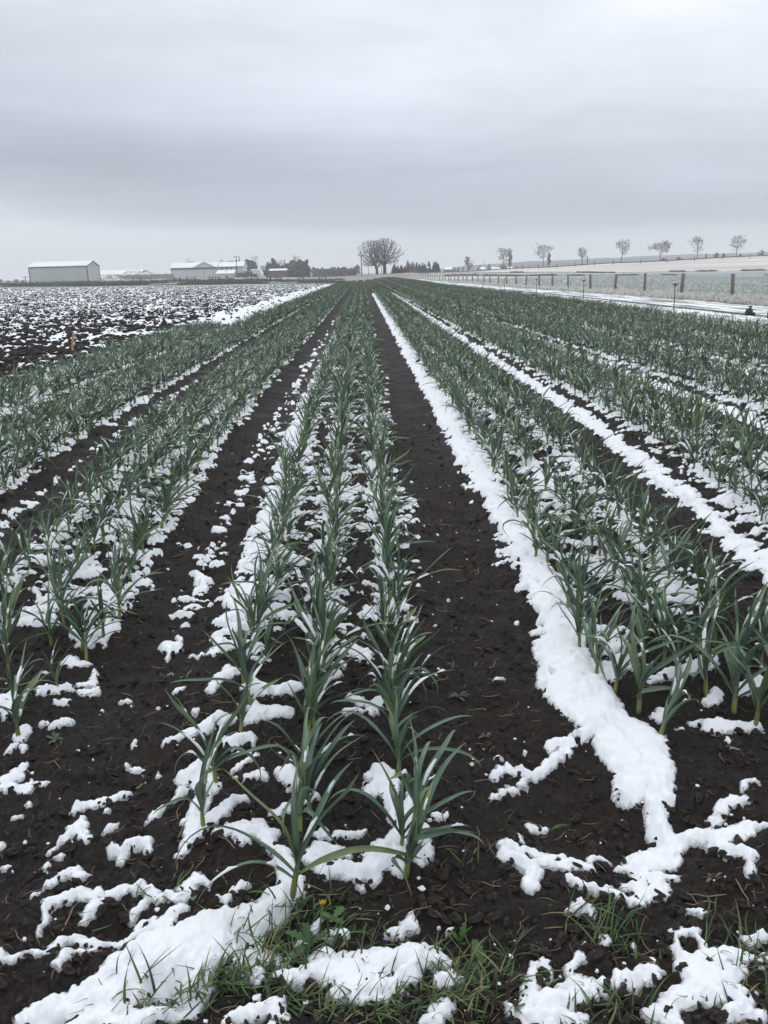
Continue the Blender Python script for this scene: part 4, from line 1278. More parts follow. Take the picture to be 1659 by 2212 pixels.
def rosette(name, x, y, n_l, L, W, el, label, cat, cols, lobed=False, group=None, lift=0.0):
    e = empty(name, (x, y, snow_top(x, y) + 0.004), 0, label=label, cat=cat, group=group)
    r = np.random.default_rng(int(abs(x * 1000) + y * 777))
    for i in range(n_l):
        az = 2 * math.pi * i / n_l + r.normal(0, 0.55)
        segs = 9
        t = np.linspace(0, 1, segs + 1)
        elv = math.radians(el + r.normal(0, 8)) - r.uniform(0.2, 0.8) * t
        d = np.stack([np.cos(elv) * math.cos(az), np.cos(elv) * math.sin(az), np.sin(elv)], 1)
        ll = 0.8 * L * r.uniform(0.35, 1.25)
        p = np.zeros((segs + 1, 3))
        p[0, 2] = lift
        for q in range(segs):
            p[q + 1] = p[q] + d[q] * ll / segs
        w = W * np.sin(np.pi * np.clip(t * 0.86 + 0.1, 0, 1)) ** 0.8 * (0.3 + 0.7 * t ** 0.6)
        if lobed:
            w = w * np.where(np.arange(segs + 1) % 2 == 0, 1.25, 0.6)
        s = np.array([-math.sin(az), math.cos(az), 0])
        v = np.concatenate([p - s * w[:, None] / 2 + np.array([0, 0, 1]) * w[:, None] * 0.12, p, p + s * w[:, None] / 2 + np.array([0, 0, 1]) * w[:, None] * 0.12])
        n_ = segs + 1
        f = []
        for q in range(segs):
            f += [(q, q + 1, n_ + q + 1, n_ + q), (n_ + q, n_ + q + 1, 2 * n_ + q + 1, 2 * n_ + q)]
        link('leaf', raw_mesh('leaf', v, f, [M_grass], None, np.tile(np.array(cols) * r.uniform(0.8, 1.2), (len(v), 1))), parent=e)
    return e


WEEDS = [
    ('weed_seedling', -0.877, 2.822, 9, 0.035, 0.014, 25, 'small pale green rosette weed alone on the bare dark soil at left', 'weed', (0.1, 0.16, 0.07), False),
    ('weed_seedling', -0.876, 3.634, 6, 0.05, 0.016, 30, 'grey green weed beside a snow patch in the left wheel track', 'weed', (0.07, 0.1, 0.06), False),
    ('weed_seedling', -0.789, 3.188, 5, 0.045, 0.012, 40, 'thin weed seedling by the left row of the central bed', 'weed', (0.07, 0.1, 0.06), False),
    ('weed_seedling', -1.294, 3.101, 8, 0.05, 0.016, 25, 'dull grey weed with spread leaves near the leftmost garlic', 'weed', (0.07, 0.085, 0.06), False),
    ('weed_seedling', 0.368, 3.392, 9, 0.06, 0.018, 25, 'dull green weed holding a bit of snow in the bare wheel track', 'weed', (0.055, 0.075, 0.045), False),
    ('weed_seedling', 0.374, 3.646, 7, 0.05, 0.014, 30, 'weed just behind the snow holding one in the wheel track', 'weed', (0.05, 0.075, 0.045), False),
    ('weed_seedling', 0.472, 3.65, 3, 0.05, 0.01, 60, 'sprig weed with two upright leaves in the wheel track', 'weed', (0.08, 0.12, 0.05), False),
    ('weed_seedling', 1.029, 2.216, 5, 0.05, 0.014, 50, 'drab upright weed right of the foreground snow arm', 'weed', (0.1, 0.1, 0.07), False),
    ('weed_seedling', 0.445, 3.073, 6, 0.05, 0.016, 25, 'flat brownish weed by the lower end of the wheel track', 'weed', (0.09, 0.08, 0.06), False),
    ('dandelion_plant', 0.222, 2.005, 4, 0.085, 0.025, 65, 'upright lobed dandelion leaves left of the foreground grass', 'dandelion', (0.06, 0.12, 0.03), True),
    ('dandelion_plant', 0.279, 1.894, 4, 0.11, 0.04, 25, 'low dandelion with one broad leaf lying to the right', 'dandelion', (0.045, 0.09, 0.025), True),
    ('dandelion_plant', -0.203, 1.993, 6, 0.09, 0.035, 35, 'dark broad leaved dandelion half buried in the foreground drift', 'dandelion', (0.04, 0.085, 0.03), True),
    ('dandelion_plant', -0.141, 2.086, 5, 0.06, 0.03, 30, 'small frilled dandelion leaves behind the foreground grass', 'dandelion', (0.07, 0.13, 0.04), True)]
for (nm, x, y, nl, L, W, el, lb, ct, col, lob) in WEEDS:
    rosette(nm, x, y, nl, L, W, el, lb, ct, col, lob)
# a closed dandelion flower on a stalk above the foreground snow
fx, fy = (-0.176, 2.025)
e = empty('dandelion_flower', (fx, fy, snow_top(fx, fy)), 0, label='yellow half closed dandelion flower at the foreground snow drift', cat='flower')
mb = MB()
mb.tube([(0, 0, 0), (0.004, 0.0, 0.06), (0.012, 0, 0.11)], [0.003, 0.0028, 0.0025], 6, np.array([GR2, GR2, GR2]))
build(mb, 'stalk', [M_grass], e, True)
mb = MB()
r = np.random.default_rng(8)
for i in range(26):
    a = 2 * math.pi * i / 26
    blade(mb, r, 0.012, 0, 0.108, r.uniform(0.014, 0.02), 0.0035, a, math.radians(r.uniform(35, 75)), 0.3, np.array([0.55, 0.36, 0.02]), 3)
build(mb, 'petals', [M_grass], e, True)
# a straw-brown dead clump and dry leaf

# ------------------------------------------------------------------ along the right side: sprinkler risers, pipe, fence
def px_z(px, py, Y):
    """World point at distance Y seen at preview pixel (px, py)."""
    d = AF + AR * (px - PCX) / FOC + AU * (PCY - py) / FOC
    t = Y / d[1]
    return EYE + d * t


for i, (yy, hh) in enumerate([(27.2, 0.92), (38.5, 0.95), (49.0, 0.95), (60.0, 0.95), (71.0, 0.95)]):
    e = empty('sprinkler_riser', (9.75, yy, gz(9.75, yy)), 0.3 * i, label=['nearest thin sprinkler riser at the right edge of the garlic', 'second sprinkler riser along the garlic edge, counted from the camera',
              'third thin sprinkler riser along the garlic edge', 'fourth thin sprinkler riser along the garlic edge', 'farthest thin sprinkler riser along the garlic edge'][i], cat='sprinkler', group='sprinkler risers along the garlic edge')
    mb = MB(); mb.tube([(0, 0, -0.05), (0.005, 0, hh * 0.5), (0, 0.004, hh)], [0.016, 0.013, 0.012], 6); build(mb, 'riser_pipe', M_plastic, e, True)
    mb = MB(); mb.tube([(0, 0, hh - 0.01), (0, 0, hh + 0.05), (0, 0, hh + 0.09)], [0.022, 0.028, 0.012], 8); mb.tube([(-0.10, 0, hh + 0.055), (0, 0, hh + 0.04), (0.09, 0, hh + 0.06)], [0.010, 0.016, 0.010], 5); build(mb, 'sprinkler_head', M_plastic, e, True)
mb = MB()
pp = [(12.0 + 0.12 * math.sin(y / 7.0), y, gz(12.0, y) + 0.015) for y in np.arange(22, 120, 3.0)]
mb.tube(pp, [0.032] * len(pp), 6)
build(mb, 'irrigation_pipe', mat_noise('dull_pipe', (0.09, 0.11, 0.10), (0.18, 0.2, 0.19), 2.0, 0.6, 0.3), None, True, label='thin grey irrigation pipe lying along the snowy track', cat='pipe')
p = np.array([11.3, 26.0]); e = empty('pipe_valve', (11.7, 26.2, gz(11.7, 26.2)), 0.4, label='black valve body on the ground beside the track at the right picture edge', cat='valve')
mb = MB(); mb.tube([(0, 0, 0), (0, 0, 0.1), (0.02, 0, 0.2), (0.05, 0, 0.26)], [0.1, 0.12, 0.1, 0.05], 9); build(mb, 'valve_body', M_plastic, e, True)
mb = MB(); mb.tube([(-0.14, 0, 0.06), (0.22, 0, 0.06)], [0.05, 0.05], 7); build(mb, 'pipe_stub', M_plastic, e, True)
mb = MB(); mb.box(-0.06, 0.1, -0.015, 0.015, 0.27, 0.3); build(mb, 'handle', M_plastic, e)
e = empty('pipe_valve', (11.75, 25.0, gz(11.75, 25.0)), 1.2, label='second smaller black valve, nearer to the camera beside the track', cat='valve')
mb = MB(); mb.tube([(0, 0, 0), (0, 0, 0.12), (0, 0, 0.26)], [0.05, 0.045, 0.04], 8); build(mb, 'valve_body', M_plastic, e, True)
mb = MB(); mb.box(-0.07, 0.07, -0.02, 0.02, 0.25, 0.29); build(mb, 'handle', M_plastic, e)

r = np.random.default_rng(41)
fence = empty('wire_fence', (17.1, 33.6, gz(17.1, 33.6)), 0, label='long wire fence on grey wooden posts running away along the right side', cat='fence')
org = np.array([17.1, 33.6, gz(17.1, 33.6)])
tops = []
for k in range(45):
    yy = 33.6 + 6.4 * k + r.normal(0, 0.25)
    xx = 17.1 + r.normal(0, 0.06)
    zz = gz(xx, yy)
    hh = 1.17 + r.normal(0, 0.05)
    rad = r.uniform(0.065, 0.095)
    ln = np.array([r.normal(0.0, 0.04), r.normal(0, 0.04), 0])
    mb = MB()
    o = np.array([xx, yy, zz]) - org
    mb.tube([o + (0, 0, -0.2), o + ln * 0.5 + (0, 0, hh * 0.5), o + ln + (0, 0, hh), o + ln + (0, 0, hh + 0.015)], [rad * 1.05, rad, rad * 0.97, rad * 0.8], 9)
    build(mb, 'post', M_wood, fence, True)
    mb = MB()
    mb.tube([o + ln + (0, 0, hh + 0.014), o + ln + (0, 0, hh + 0.035)], [rad * 0.85, rad * 0.5], 8)
    build(mb, 'snow_cap', M_snow, fence, True)
    tops.append((o, ln, hh, rad))
for fz in (0.28, 0.55, 0.82, 0.98):
    mb = MB()
    pts = [o + ln * fz + (-(rad + 0.005), 0, hh * fz) for (o, ln, hh, rad) in tops]
    mb.tube(pts, [0.006] * len(pts), 4)
    build(mb, 'wire', M_wire, fence, True)

# wooden stake on the left between garlic and plough
e = empty('wooden_stake', (-6.5, 19.4, gz(-6.5, 19.4)), 0.2, label='orange brown wooden stake leaning at the edge of the ploughed field', cat='stake')
mb = MB(); mb.tube([(0, 0, -0.05), (0.04, 0, 0.22), (0.085, 0, 0.40), (0.088, 0, 0.42)], [0.025, 0.027, 0.027, 0.018], 4); build(mb, 'stake_shaft', M_stake, e)

# frosted grass tussocks of the verge
tuss = bpy.data.collections.new('tussock_variants')
for v in range(8):
    r = np.random.default_rng(1500 + v)
    mb = MB()
    for _ in range(46):
        pale = r.random() < 0.5
        c = np.array([0.74, 0.77, 0.76]) if pale else (np.array([0.20, 0.26, 0.20]) if v % 2 else np.array([0.44, 0.37, 0.28])) * r.uniform(0.7, 1.3)
        blade(mb, r, r.normal(0, 0.12), r.normal(0, 0.12), 0, r.uniform(0.2, 0.5), r.uniform(0.012, 0.028), r.uniform(0, 6.28), math.radians(r.uniform(35, 85)), r.uniform(0.2, 1.5), c, 3)
    o = bpy.data.objects.new('tussock_variant_%02d' % v, mb.mesh('tussock', [M_grass], True))
    tuss.objects.link(o)
n_ = 34000
ty = 20 + 200 * rng.random(n_) ** 1.5
tx = 14.8 + (ty * 0.60 - 8) * rng.random(n_) ** 1.1
lo = noise2(tx / 3.0, ty / 3.0, 12) + 0.5 * noise2(tx / 0.8, ty / 0.8, 13)
near_fence = np.exp(-((tx - 16.3) / 1.8) ** 2)
kp = rng.random(n_) < 0.55 + 0.5 * lo + 0.5 * near_fence
kp &= (tx > 14.75 + 0.25 * noise2(ty / 1.2, tx * 0 + 3.3, 14)) & (ty < 235)
tx, ty = tx[kp], ty[kp]
scatter('verge_grass', np.stack([tx, ty, terrain(tx, ty)], 1), rng.uniform(0, 6.28, len(tx)), rng.uniform(0.35, 0.85, len(tx)), np.where((np.abs(tx - 16.0) < 2.2) | (rng.random(len(tx)) < 0.25), 2 * rng.integers(0, 4, len(tx)), 2 * rng.integers(0, 4, len(tx)) + 1), tuss, M_grass,
        label='frosted green and straw coloured grass growing around the wire fence', cat='grass')
n_ = 5200
ty = 214 + 85 * rng.random(n_)
tx = (rng.random(n_) * 0.20 - 0.075) * ty
kp = tx < 17
tx, ty = tx[kp], ty[kp]
scatter('headland_grass', np.stack([tx, ty, terrain(tx, ty)], 1), rng.uniform(0, 6.28, len(tx)), rng.uniform(0.6, 1.1, len(tx)), 2 * rng.integers(0, 4, len(tx)), tuss, M_grass,
        label='dry pale grass on the headland between the garlic and the big trees', cat='grass')


# ------------------------------------------------------------------ trees
def colonise(r, att, start, D, di, dk, iters):
    """Branches that grow towards free points of the crown volume: node positions and parents."""
    nodes = [np.array(q, float) for q in start]
    par = [-1] + list(range(len(start) - 1))
    att = att.copy()
    P = np.array(nodes)
    d2 = ((att[:, None, :] - P[None]) ** 2).sum(2)
    near, nd = d2.argmin(1), d2.min(1)
    for _ in range(iters):
        if not len(att):
            break
        act = nd < di * di
        if not act.any():
            act = nd <= nd.min() * 1.05
        P = np.array(nodes)
        v = att[act] - P[near[act]]
        v /= np.linalg.norm(v, axis=1)[:, None] + 1e-9
        acc = np.zeros((len(nodes), 3))
        np.add.at(acc, near[act], v)
        ids = np.unique(near[act])
        base_n = len(nodes)
        for i in ids:
            g = acc[i] / (np.linalg.norm(acc[i]) + 1e-9) + r.normal(0, 0.16, 3)
            if par[i] >= 0:
                pd = nodes[i] - nodes[par[i]]
                g = g + 0.35 * pd / (np.linalg.norm(pd) + 1e-9)
            g /= np.linalg.norm(g) + 1e-9
            nodes.append(nodes[i] + g * D)
            par.append(int(i))
        new = np.array(nodes[base_n:])
        dn = ((att[:, None, :] - new[None]) ** 2).sum(2)
        k = dn.argmin(1)
        m = dn[np.arange(len(att)), k]
        upd = m < nd
        near = np.where(upd, k + base_n, near)
        nd = np.where(upd, m, nd)
        keep = nd > dk * dk
        att, near, nd = att[keep], near[keep], nd[keep]
        if len(nodes) > 5200:
            break
    return np.array(nodes), par


def bare_tree(name, X, Y, H, Wd, seed, label, trunk_r=0.3, trunk_h=0.2, n_att=260, base_f=0.25, shape='dome', crown_m=None, bark_m=None, lean=0.0, cx=0.0, leaf=0, leaf_m=None, leaf_s=0.25, twig_r=0.02, cat='tree', group=None, twig_l=0.07, lobes=0, **_):
    r = np.random.default_rng(seed)
    e = empty(name, (X, Y, gz(X, Y)), 0, label=label, cat=cat, group=group)
    f = r.random(n_att) ** (0.85 if shape == 'dome' else 0.6)
    if shape == 'dome':
        rad = np.where(f < 0.42, 0.72 + 0.28 * np.sin(np.pi / 2 * f / 0.42), np.sqrt(np.clip(1 - ((f - 0.42) / 0.60) ** 2, 0, 1)))
    elif shape == 'flat':
        rad = np.where(f < 0.6, 0.35 + 0.65 * f / 0.6, np.sqrt(np.clip(1 - ((f - 0.6) / 0.48) ** 2, 0, 1)))
    else:
        rad = np.where(f < 0.7, 0.22 + 0.78 * (f / 0.7) ** 0.8, np.sqrt(np.clip(1 - ((f - 0.7) / 0.40) ** 2, 0, 1)))
    a = r.uniform(0, 2 * np.pi, n_att)
    q = np.sqrt(r.random(n_att)) * 0.98
    if shape != 'dome':
        q = q * 0.85
    # an uneven outline: some sectors reach further than others
    q = q * (0.86 + 0.2 * np.sin(3 * a + seed) * np.sin(5 * f + 2 * seed))
    att = np.stack([cx * Wd + rad * q * np.cos(a) * Wd / 2, rad * q * np.sin(a) * Wd / 2, H * (base_f + (1 - base_f) * f)], 1)
    if lobes:
        cs = att[r.integers(0, n_att, lobes)]
        att = cs[r.integers(0, lobes, n_att)] + r.normal(0, 1, (n_att, 3)) * np.array([Wd * 0.10, Wd * 0.10, H * 0.06])
        att[:, 2] = base_f * H + (att[:, 2] - base_f * H) * 0.93
        att[:, 2] = np.clip(att[:, 2], H * base_f * 0.8, H * 1.12)
    D = H * 0.026
    n0 = max(3, int(trunk_h * H / D))
    start = [np.array([lean * H * trunk_h * (i / n0) ** 1.3 + r.normal(0, 0.02) * (i > 0), r.normal(0, 0.02), -0.1 + (trunk_h * H + 0.1) * i / n0]) for i in range(n0 + 1)]
    P, par = colonise(r, att, start, D, H * 0.6, D * 1.7, 70)
    n = len(P)
    cnt = np.zeros(n)
    e_ = 2.25
    kids = np.zeros(n, int)
    for i in range(n - 1, 0, -1):
        if kids[i] == 0:
            cnt[i] = 1.0
        cnt[par[i]] += cnt[i]
        kids[par[i]] += 1
    R = trunk_r * (cnt / cnt[0]) ** (1 / e_)
    R[:3] *= [1.5, 1.15, 1.05]
    thr = trunk_r * 0.20
    mt, mc = MB(), MB()
    tips = []
    for i in range(1, n):
        p0, p1 = P[par[i]], P[i]
        r1 = max(R[i], twig_r)
        r0 = max(min(R[par[i]], R[i] * 1.25), twig_r)
        big = R[i] > thr
        (mt if big else mc).tube([p0 - (p1 - p0) * 0.08, p1], [r0, r1], 6 if big else 3, cap=False)
        if not big and r.random() < 0.75:
            dd = (p1 - p0) / (np.linalg.norm(p1 - p0) + 1e-9)
            for _ in range(3):
                g = dd + r.normal(0, 0.6, 3) + np.array([0, 0, 0.15])
                g /= np.linalg.norm(g)
                t1 = p1 + g * H * twig_l * r.uniform(0.4, 1.0)
                mc.tube([p1, (p1 + t1) / 2 + r.normal(0, 0.05, 3), t1], [twig_r * 0.8, twig_r * 0.7, twig_r * 0.4], 3, cap=False)
                tips.append(t1)
    build(mt, 'trunk', bark_m or M_bark, e, True)
    if leaf and tips:
        tips = np.array(tips)
        for q in tips[r.integers(0, len(tips), leaf)]:
            q = q + r.normal(0, leaf_s * 0.5, 3)
            a, b = r.normal(0, 1, 3), r.normal(0, 1, 3)
            a /= np.linalg.norm(a); b = np.cross(a, b); b /= np.linalg.norm(b) + 1e-9
            s = leaf_s * r.uniform(0.5, 1.3)
            mc.add([q - a * s * 0.5, q + b * s * 0.4, q + a * s * 0.5, q - b * s * 0.35], [(0, 1, 2, 3)], (1, 1, 1), 1)
    build(mc, 'crown', [crown_m or M_twig, leaf_m or M_palecrown], e, False)
    return e


def leafy_tree(name, X, Y, H, Wd, seed, label, mats, n=1500, leaf_s=0.5, trunk_h=0.15, cat='tree', group=None, upright=False):
    """Trunk and crown of many small leaf clumps spread through uneven lobes."""
    r = np.random.default_rng(seed)
    e = empty(name, (X, Y, gz(X, Y)), 0, label=label, cat=cat, group=group)
    mb = MB()
    mb.tube([(0, 0, -0.3), (0.05, 0, H * 0.4), (0.1, 0.05, H * 0.8)], [max(0.08, H * 0.025), H * 0.016, H * 0.006], 6)
    lobes = []
    NL = 13
    for k in range(NL):
        f = (k + 0.5) / NL
        z = H * (trunk_h + (1 - trunk_h) * (0.06 + 0.82 * f))
        wid = Wd / 2 * (math.sin(math.pi * (0.24 + 0.62 * f)))
        a = r.uniform(0, 6.28)
        c = np.array([math.cos(a) * wid * r.uniform(0.2, 0.75), math.sin(a) * wid * r.uniform(0.2, 0.75), z])
        lobes.append((c, wid * r.uniform(0.38, 0.68)))
        mb.tube([(0.03, 0, H * 0.25), c * 0.6 + np.array([0, 0, H * 0.1]), c], [H * 0.010, H * 0.007, H * 0.003], 4, cap=False)
    build(mb, 'trunk', M_bark, e, True)
    mb = MB()
    for _ in range(n):
        c, w = lobes[int(r.integers(0, len(lobes)))]
        v = r.normal(0, 1, 3); v /= np.linalg.norm(v)
        q = c + v * w * r.uniform(0.35, 1.1) * np.array([1, 1, 1.25 if upright else 0.9])
        q[2] = max(q[2], 0.15)
        a, b = r.normal(0, 1, 3), r.normal(0, 1, 3)
        a /= np.linalg.norm(a); b = np.cross(a, b); b /= np.linalg.norm(b) + 1e-9
        s = leaf_s * r.uniform(0.5, 1.3)
        mb.add([q - a * s * 0.5, q + b * s * 0.4, q + a * s * 0.5, q - b * s * 0.35], [(0, 1, 2, 3)], (1, 1, 1), int(r.integers(0, len(mats))))
    build(mb, 'crown', mats, e, False)
    return e


def spruce(X, Y, H, Wd, seed, label, group=None, name='spruce_tree', mats=None):
    r = np.random.default_rng(seed)
    e = empty(name, (X, Y, gz(X, Y)), r.uniform(0, 6), label=label, cat='spruce', group=group)
    mb = MB(); mb.tube([(0, 0, -0.3), (0, 0, H * 0.5), (0, 0, H)], [H * 0.02, H * 0.012, 0.01], 6); build(mb, 'trunk', M_bark, e, True)
    mb = MB()
    z = H * 0.06
    while z < H * 0.985:
        f = z / H
        R = Wd / 2 * (1 - f) ** 0.62
        nb = max(4, int(9 * (1 - f) + 3))
        for k in range(nb):
            a = 2 * math.pi * (k + r.uniform(-0.4, 0.4)) / nb
            rr = R * r.uniform(0.65, 1.2)
            d = np.array([math.cos(a), math.sin(a), 0]); s = np.array([-math.sin(a), math.cos(a), 0])
            w = 0.55 * rr + 0.15
            dr = r.uniform(0.1, 0.35) * rr
            A = np.array([0, 0, z + 0.1]); B = d * rr * 0.55 + s * w * 0.6 + np.array([0, 0, z - dr * 0.45]); Cc = d * rr + np.array([0, 0, z - dr]); D_ = d * rr * 0.55 - s * w * 0.6 + np.array([0, 0, z - dr * 0.45])
            mb.add([A, B, Cc, D_], [(0, 1, 2), (0, 2, 3)])
            A2 = A - np.array([0, 0, 0.25 + 0.15 * rr]);
            mb.add([A2, B - (0, 0, .3), Cc - (0, 0, .05), D_ - (0, 0, .3)], [(0, 1, 2), (0, 2, 3)])
        z += H * 0.045 * r.uniform(0.7, 1.2)
    build(mb, 'crown', mats or [M_spruce], e, False)
    return e


def tree_h(px, topy, Y):
    X = spot(px, Y)
    return X, max(0.6, float(px_z(px, topy, Y)[2] - gz(X, Y)))


# the twin big trees at the end of the garlic field
X, H = tree_h(815, 519, 300)
bare_tree('big_tree', X, 300, H, pix(72, 300), 5, 'left one of the twin big bare trees at the field end, its limbs reaching left', trunk_r=0.50, trunk_h=0.16, n_att=1200, base_f=0.24, lean=-0.08, cx=-0.13, twig_r=0.018, leaf=500, leaf_s=0.22, leaf_m=M_twig, twig_l=0.075)
X, H = tree_h(831, 515, 301)
bare_tree('big_tree', X, 301, H, pix(84, 300), 9, 'right one of the twin big bare trees at the field end, with the thicker trunk', trunk_r=0.62, trunk_h=0.20, n_att=1500, base_f=0.27, lean=0.02, cx=0.02, twig_r=0.018, leaf=600, leaf_s=0.22, leaf_m=M_twig, twig_l=0.06)

# trees along the crest of the right slope
HT = [(1088, 537, 38, 'frosted tree on the right slope, with a narrow dark tree touching its right side', 0.0, 420), (1173, 529, 36, 'widely branched pale tree on the slope, second frosted tree from the left', 0.0, 500),
      (1257, 536, 21, 'smallest pale tree on the slope, with a tiny dark sapling beside it', 0.05, 380), (1341, 521, 29, 'pale tree with a crooked trunk leaning left of the flat topped tree', 0.12, 500),
      (1426, 520, 44, 'flat topped tree on the slope with one low branch reaching left', 0.0, 620), (1506, 513, 33, 'faint bare tree on the slope with upswept branches', 0.0, 160), (1590, 510, 40, 'rightmost faint bare tree on the slope, forked low', 0.03, 170)]
for i, (px, ty_, w_, lb, ln, nl) in enumerate(HT):
    X, H = tree_h(px, ty_, 330)
    fm = [M_palecrown, M_palecrown, M_palecrown, M_palecrown, M_leafdark, M_twig, M_twig][i]
    bare_tree('field_tree', X, 330, H, pix(w_ * 1.06, 330), 60 + i, lb, trunk_r=0.13, trunk_h=0.30, n_att=430, base_f=0.36, lobes=[15, 17, 12, 15, 16, 17, 18][i], shape='flat' if i == 4 else 'vase', crown_m=M_twig if i > 4 else M_palecrown, bark_m=M_bark, lean=ln, cx=ln * 0.6, leaf=nl, leaf_m=fm, leaf_s=0.36, twig_r=0.02, group='trees in a row on the right slope')
for px, ty_, w_, lb in [(1101, 538, 13, 'narrow dark leaved tree leaning against the frosted tree on the slope'), (1185, 543, 11, 'slim dark tree beside the widely branched pale tree'), (1269, 551, 5, 'tiny dark sapling right of the smallest pale tree'), (1525, 546, 5, 'short dark sapling between the two faint bare trees'),
                        (1010, 552, 20, 'small pointed dark tree standing alone left of the row on the slope')]:
    X, H = tree_h(px, ty_, 329)
    leafy_tree('young_tree', X, 329, H, pix(w_, 330), int(px), lb, [M_leafdark, M_leafdark, M_palecrown], n=420 if w_ > 8 else 120, leaf_s=0.42 if w_ > 8 else 0.25, upright=True, trunk_h=0.12, group='young dark trees on the right slope')
for i, (px, ty_, w_, lb) in enumerate([(1433, 558, 12, 'low green bush below the flat topped tree'), (1466, 557, 16, 'low grey bush left of the faint bare tree'), (1547, 546, 13, 'grey bush right of the short dark sapling'), (1562, 547, 9, 'small grey bush between sapling and rightmost tree'), (1600, 549, 8, 'tiny grey bush under the rightmost tree'), (1645, 541, 22, 'wide grey bush at the right picture edge on the crest')]):
    X, H = tree_h(px, ty_, 334)
    leafy_tree('bush', X, 334, H, pix(w_, 334), 300 + i, lb, [M_leafgrey, M_leafdark], n=220, leaf_s=0.35, trunk_h=0.0, cat='bush', group='bushes on the crest of the right slope')

# shelter belt and farm trees
r = np.random.default_rng(77)
for i in range(15):
    px = 676 + i * 6.8 + r.normal(0, 1.2)
    X, H = tree_h(px, 576 + r.normal(0, 3.4), 430)
    leafy_tree('shelterbelt_tree', X, 430 + r.normal(0, 4), H, pix(13 + 4 * (i % 3), 430), 400 + i, 'grey green tree of the distant shelterbelt left of the twin big trees', [M_leafgrey, M_leafdark, M_leafgrey], n=700, leaf_s=0.7, trunk_h=0.0, group='trees of the distant shelterbelt')
for i, (px, ty_, w_) in enumerate([(852, 569, 11), (860, 573, 9), (868, 571, 10), (875, 574, 9), (881.5, 560.5, 10), (887, 566, 9), (892, 563.5, 9), (901, 565, 11), (908, 568, 9), (913, 566, 9), (919, 568, 9), (928, 562.5, 11), (938, 564, 9), (943, 563, 10), (948, 567, 9)]):
    X, H = tree_h(px, ty_, 365)
    spruce(X, 365 + (i % 3) * 2.0, H, pix(w_ * 1.9, 365), 500 + i, 'dark spruce in the dense row right of the twin big trees' if i != 4 else 'tallest dark spruce in the row right of the twin big trees', 'spruces right of the twin big trees')

FT = [('leafy', 505, 561, 24, 'grey leafed tree behind the right end of the white shed'), ('spruce', 519.5, 552, 10, 'dark spruce rising behind the utility pole at the white shed'), ('leafy', 537, 558, 28, 'broad grey green tree behind the parked cars'),
      ('bare', 554, 553, 18, 'bare tree right of the broad grey green tree behind the cars'), ('bare', 570, 572, 18, 'low bare tree above the small white tank'), ('leafy', 590, 554, 20, 'dark tall tree left behind the snow roofed house'),
      ('leafy', 602, 568, 20, 'lower grey tree over the roof of the snow roofed house'), ('spruce', 616.5, 557, 9, 'spruce tip rising over the snow roofed house'), ('bare', 611, 562, 24, 'pale bare tree beside the spruce tip'), ('leafy', 629, 560, 24, 'frosted tree right of the snow roofed house'),
      ('bare', 643, 553, 24, 'tall bare tree in the farm grove right of the house'), ('green', 653, 558, 22, 'greenish tree near the right end of the farm grove'), ('green', 662, 559, 15, 'rightmost green tree of the farm grove'), ('spruce', 668, 576, 9, 'low dark spruce at the right end of the farm grove'),
      ('leafy', 494, 563, 24, 'grey tree top rising over the right end of the white roof'), ('leafy', 521, 564, 26, 'dull dense tree between the pole and the cars'), ('leafy', 549, 566, 22, 'dense grey tree behind the pale trailer'), ('leafy', 578, 574, 16, 'low scrubby tree left of the farmhouse'), ('leafy', 620, 568, 20, 'low frosted tree above the right end of the farmhouse'), ('green', 641, 566, 20, 'lower greenish tree in the middle of the farm grove'),
      ('bare', 416, 561, 22, 'bare tree top showing over the left part of the white shed'), ('bare', 479, 560, 20, 'bare tree top showing over the right roof of the white shed')]
for i, (kd, px, ty_, w_, lb) in enumerate(FT):
    Yt = 345 + (i % 4) * 2.5
    X, H = tree_h(px, ty_, Yt)
    if kd == 'spruce':
        spruce(X, Yt, H, pix(w_, Yt), 600 + i, lb)
    elif kd == 'bare':
        bare_tree('bare_tree', X, Yt, H, pix(w_, Yt), 620 + i, lb, trunk_r=0.16, trunk_h=0.15, n_att=260, base_f=0.2, lobes=11, shape='vase', twig_r=0.022)
    else:
        leafy_tree('farm_tree', X, Yt, H, pix(w_ * 1.25, Yt), 640 + i, lb, [M_leafdark, M_leafdark, M_leafgrey] if kd == 'green' else [M_leafgrey, M_leafdark, M_leafgrey], n=2000, leaf_s=0.7, trunk_h=0.0, upright=kd == 'green')
for i, (px, ty_, w_) in enumerate([(3, 603, 14), (19, 606, 10), (35, 603, 13), (51, 605, 9)]):
    X, H = tree_h(px, ty_, 480)
    leafy_tree('distant_tree', X, 480, H, pix(w_, 480), 700 + i, ['hazy round tree at the far left picture edge', 'small hazy tree second from the left picture edge', 'hazy tree third from the left picture edge', 'hazy tree just left of the utility pole by the big grey barn'][i], [M_leafgrey, M_leafdark], n=260, leaf_s=0.7, trunk_h=0.05)
for i, (px, ty_, w_) in enumerate([(1037, 571, 13), (1058, 568, 15), (1084, 571, 12), (1116, 573, 9), (1142, 575, 7), (990, 577, 8), (1000, 575, 6)]):
    X, H = tree_h(px, ty_, 520)
    leafy_tree('distant_tree', X, 520, H, pix(w_, 520), 720 + i, 'small dark distant tree among the far houses left of the slope', [M_leafdark, M_leafgrey], n=200, leaf_s=0.7, trunk_h=0.02, group='distant trees among the far houses')


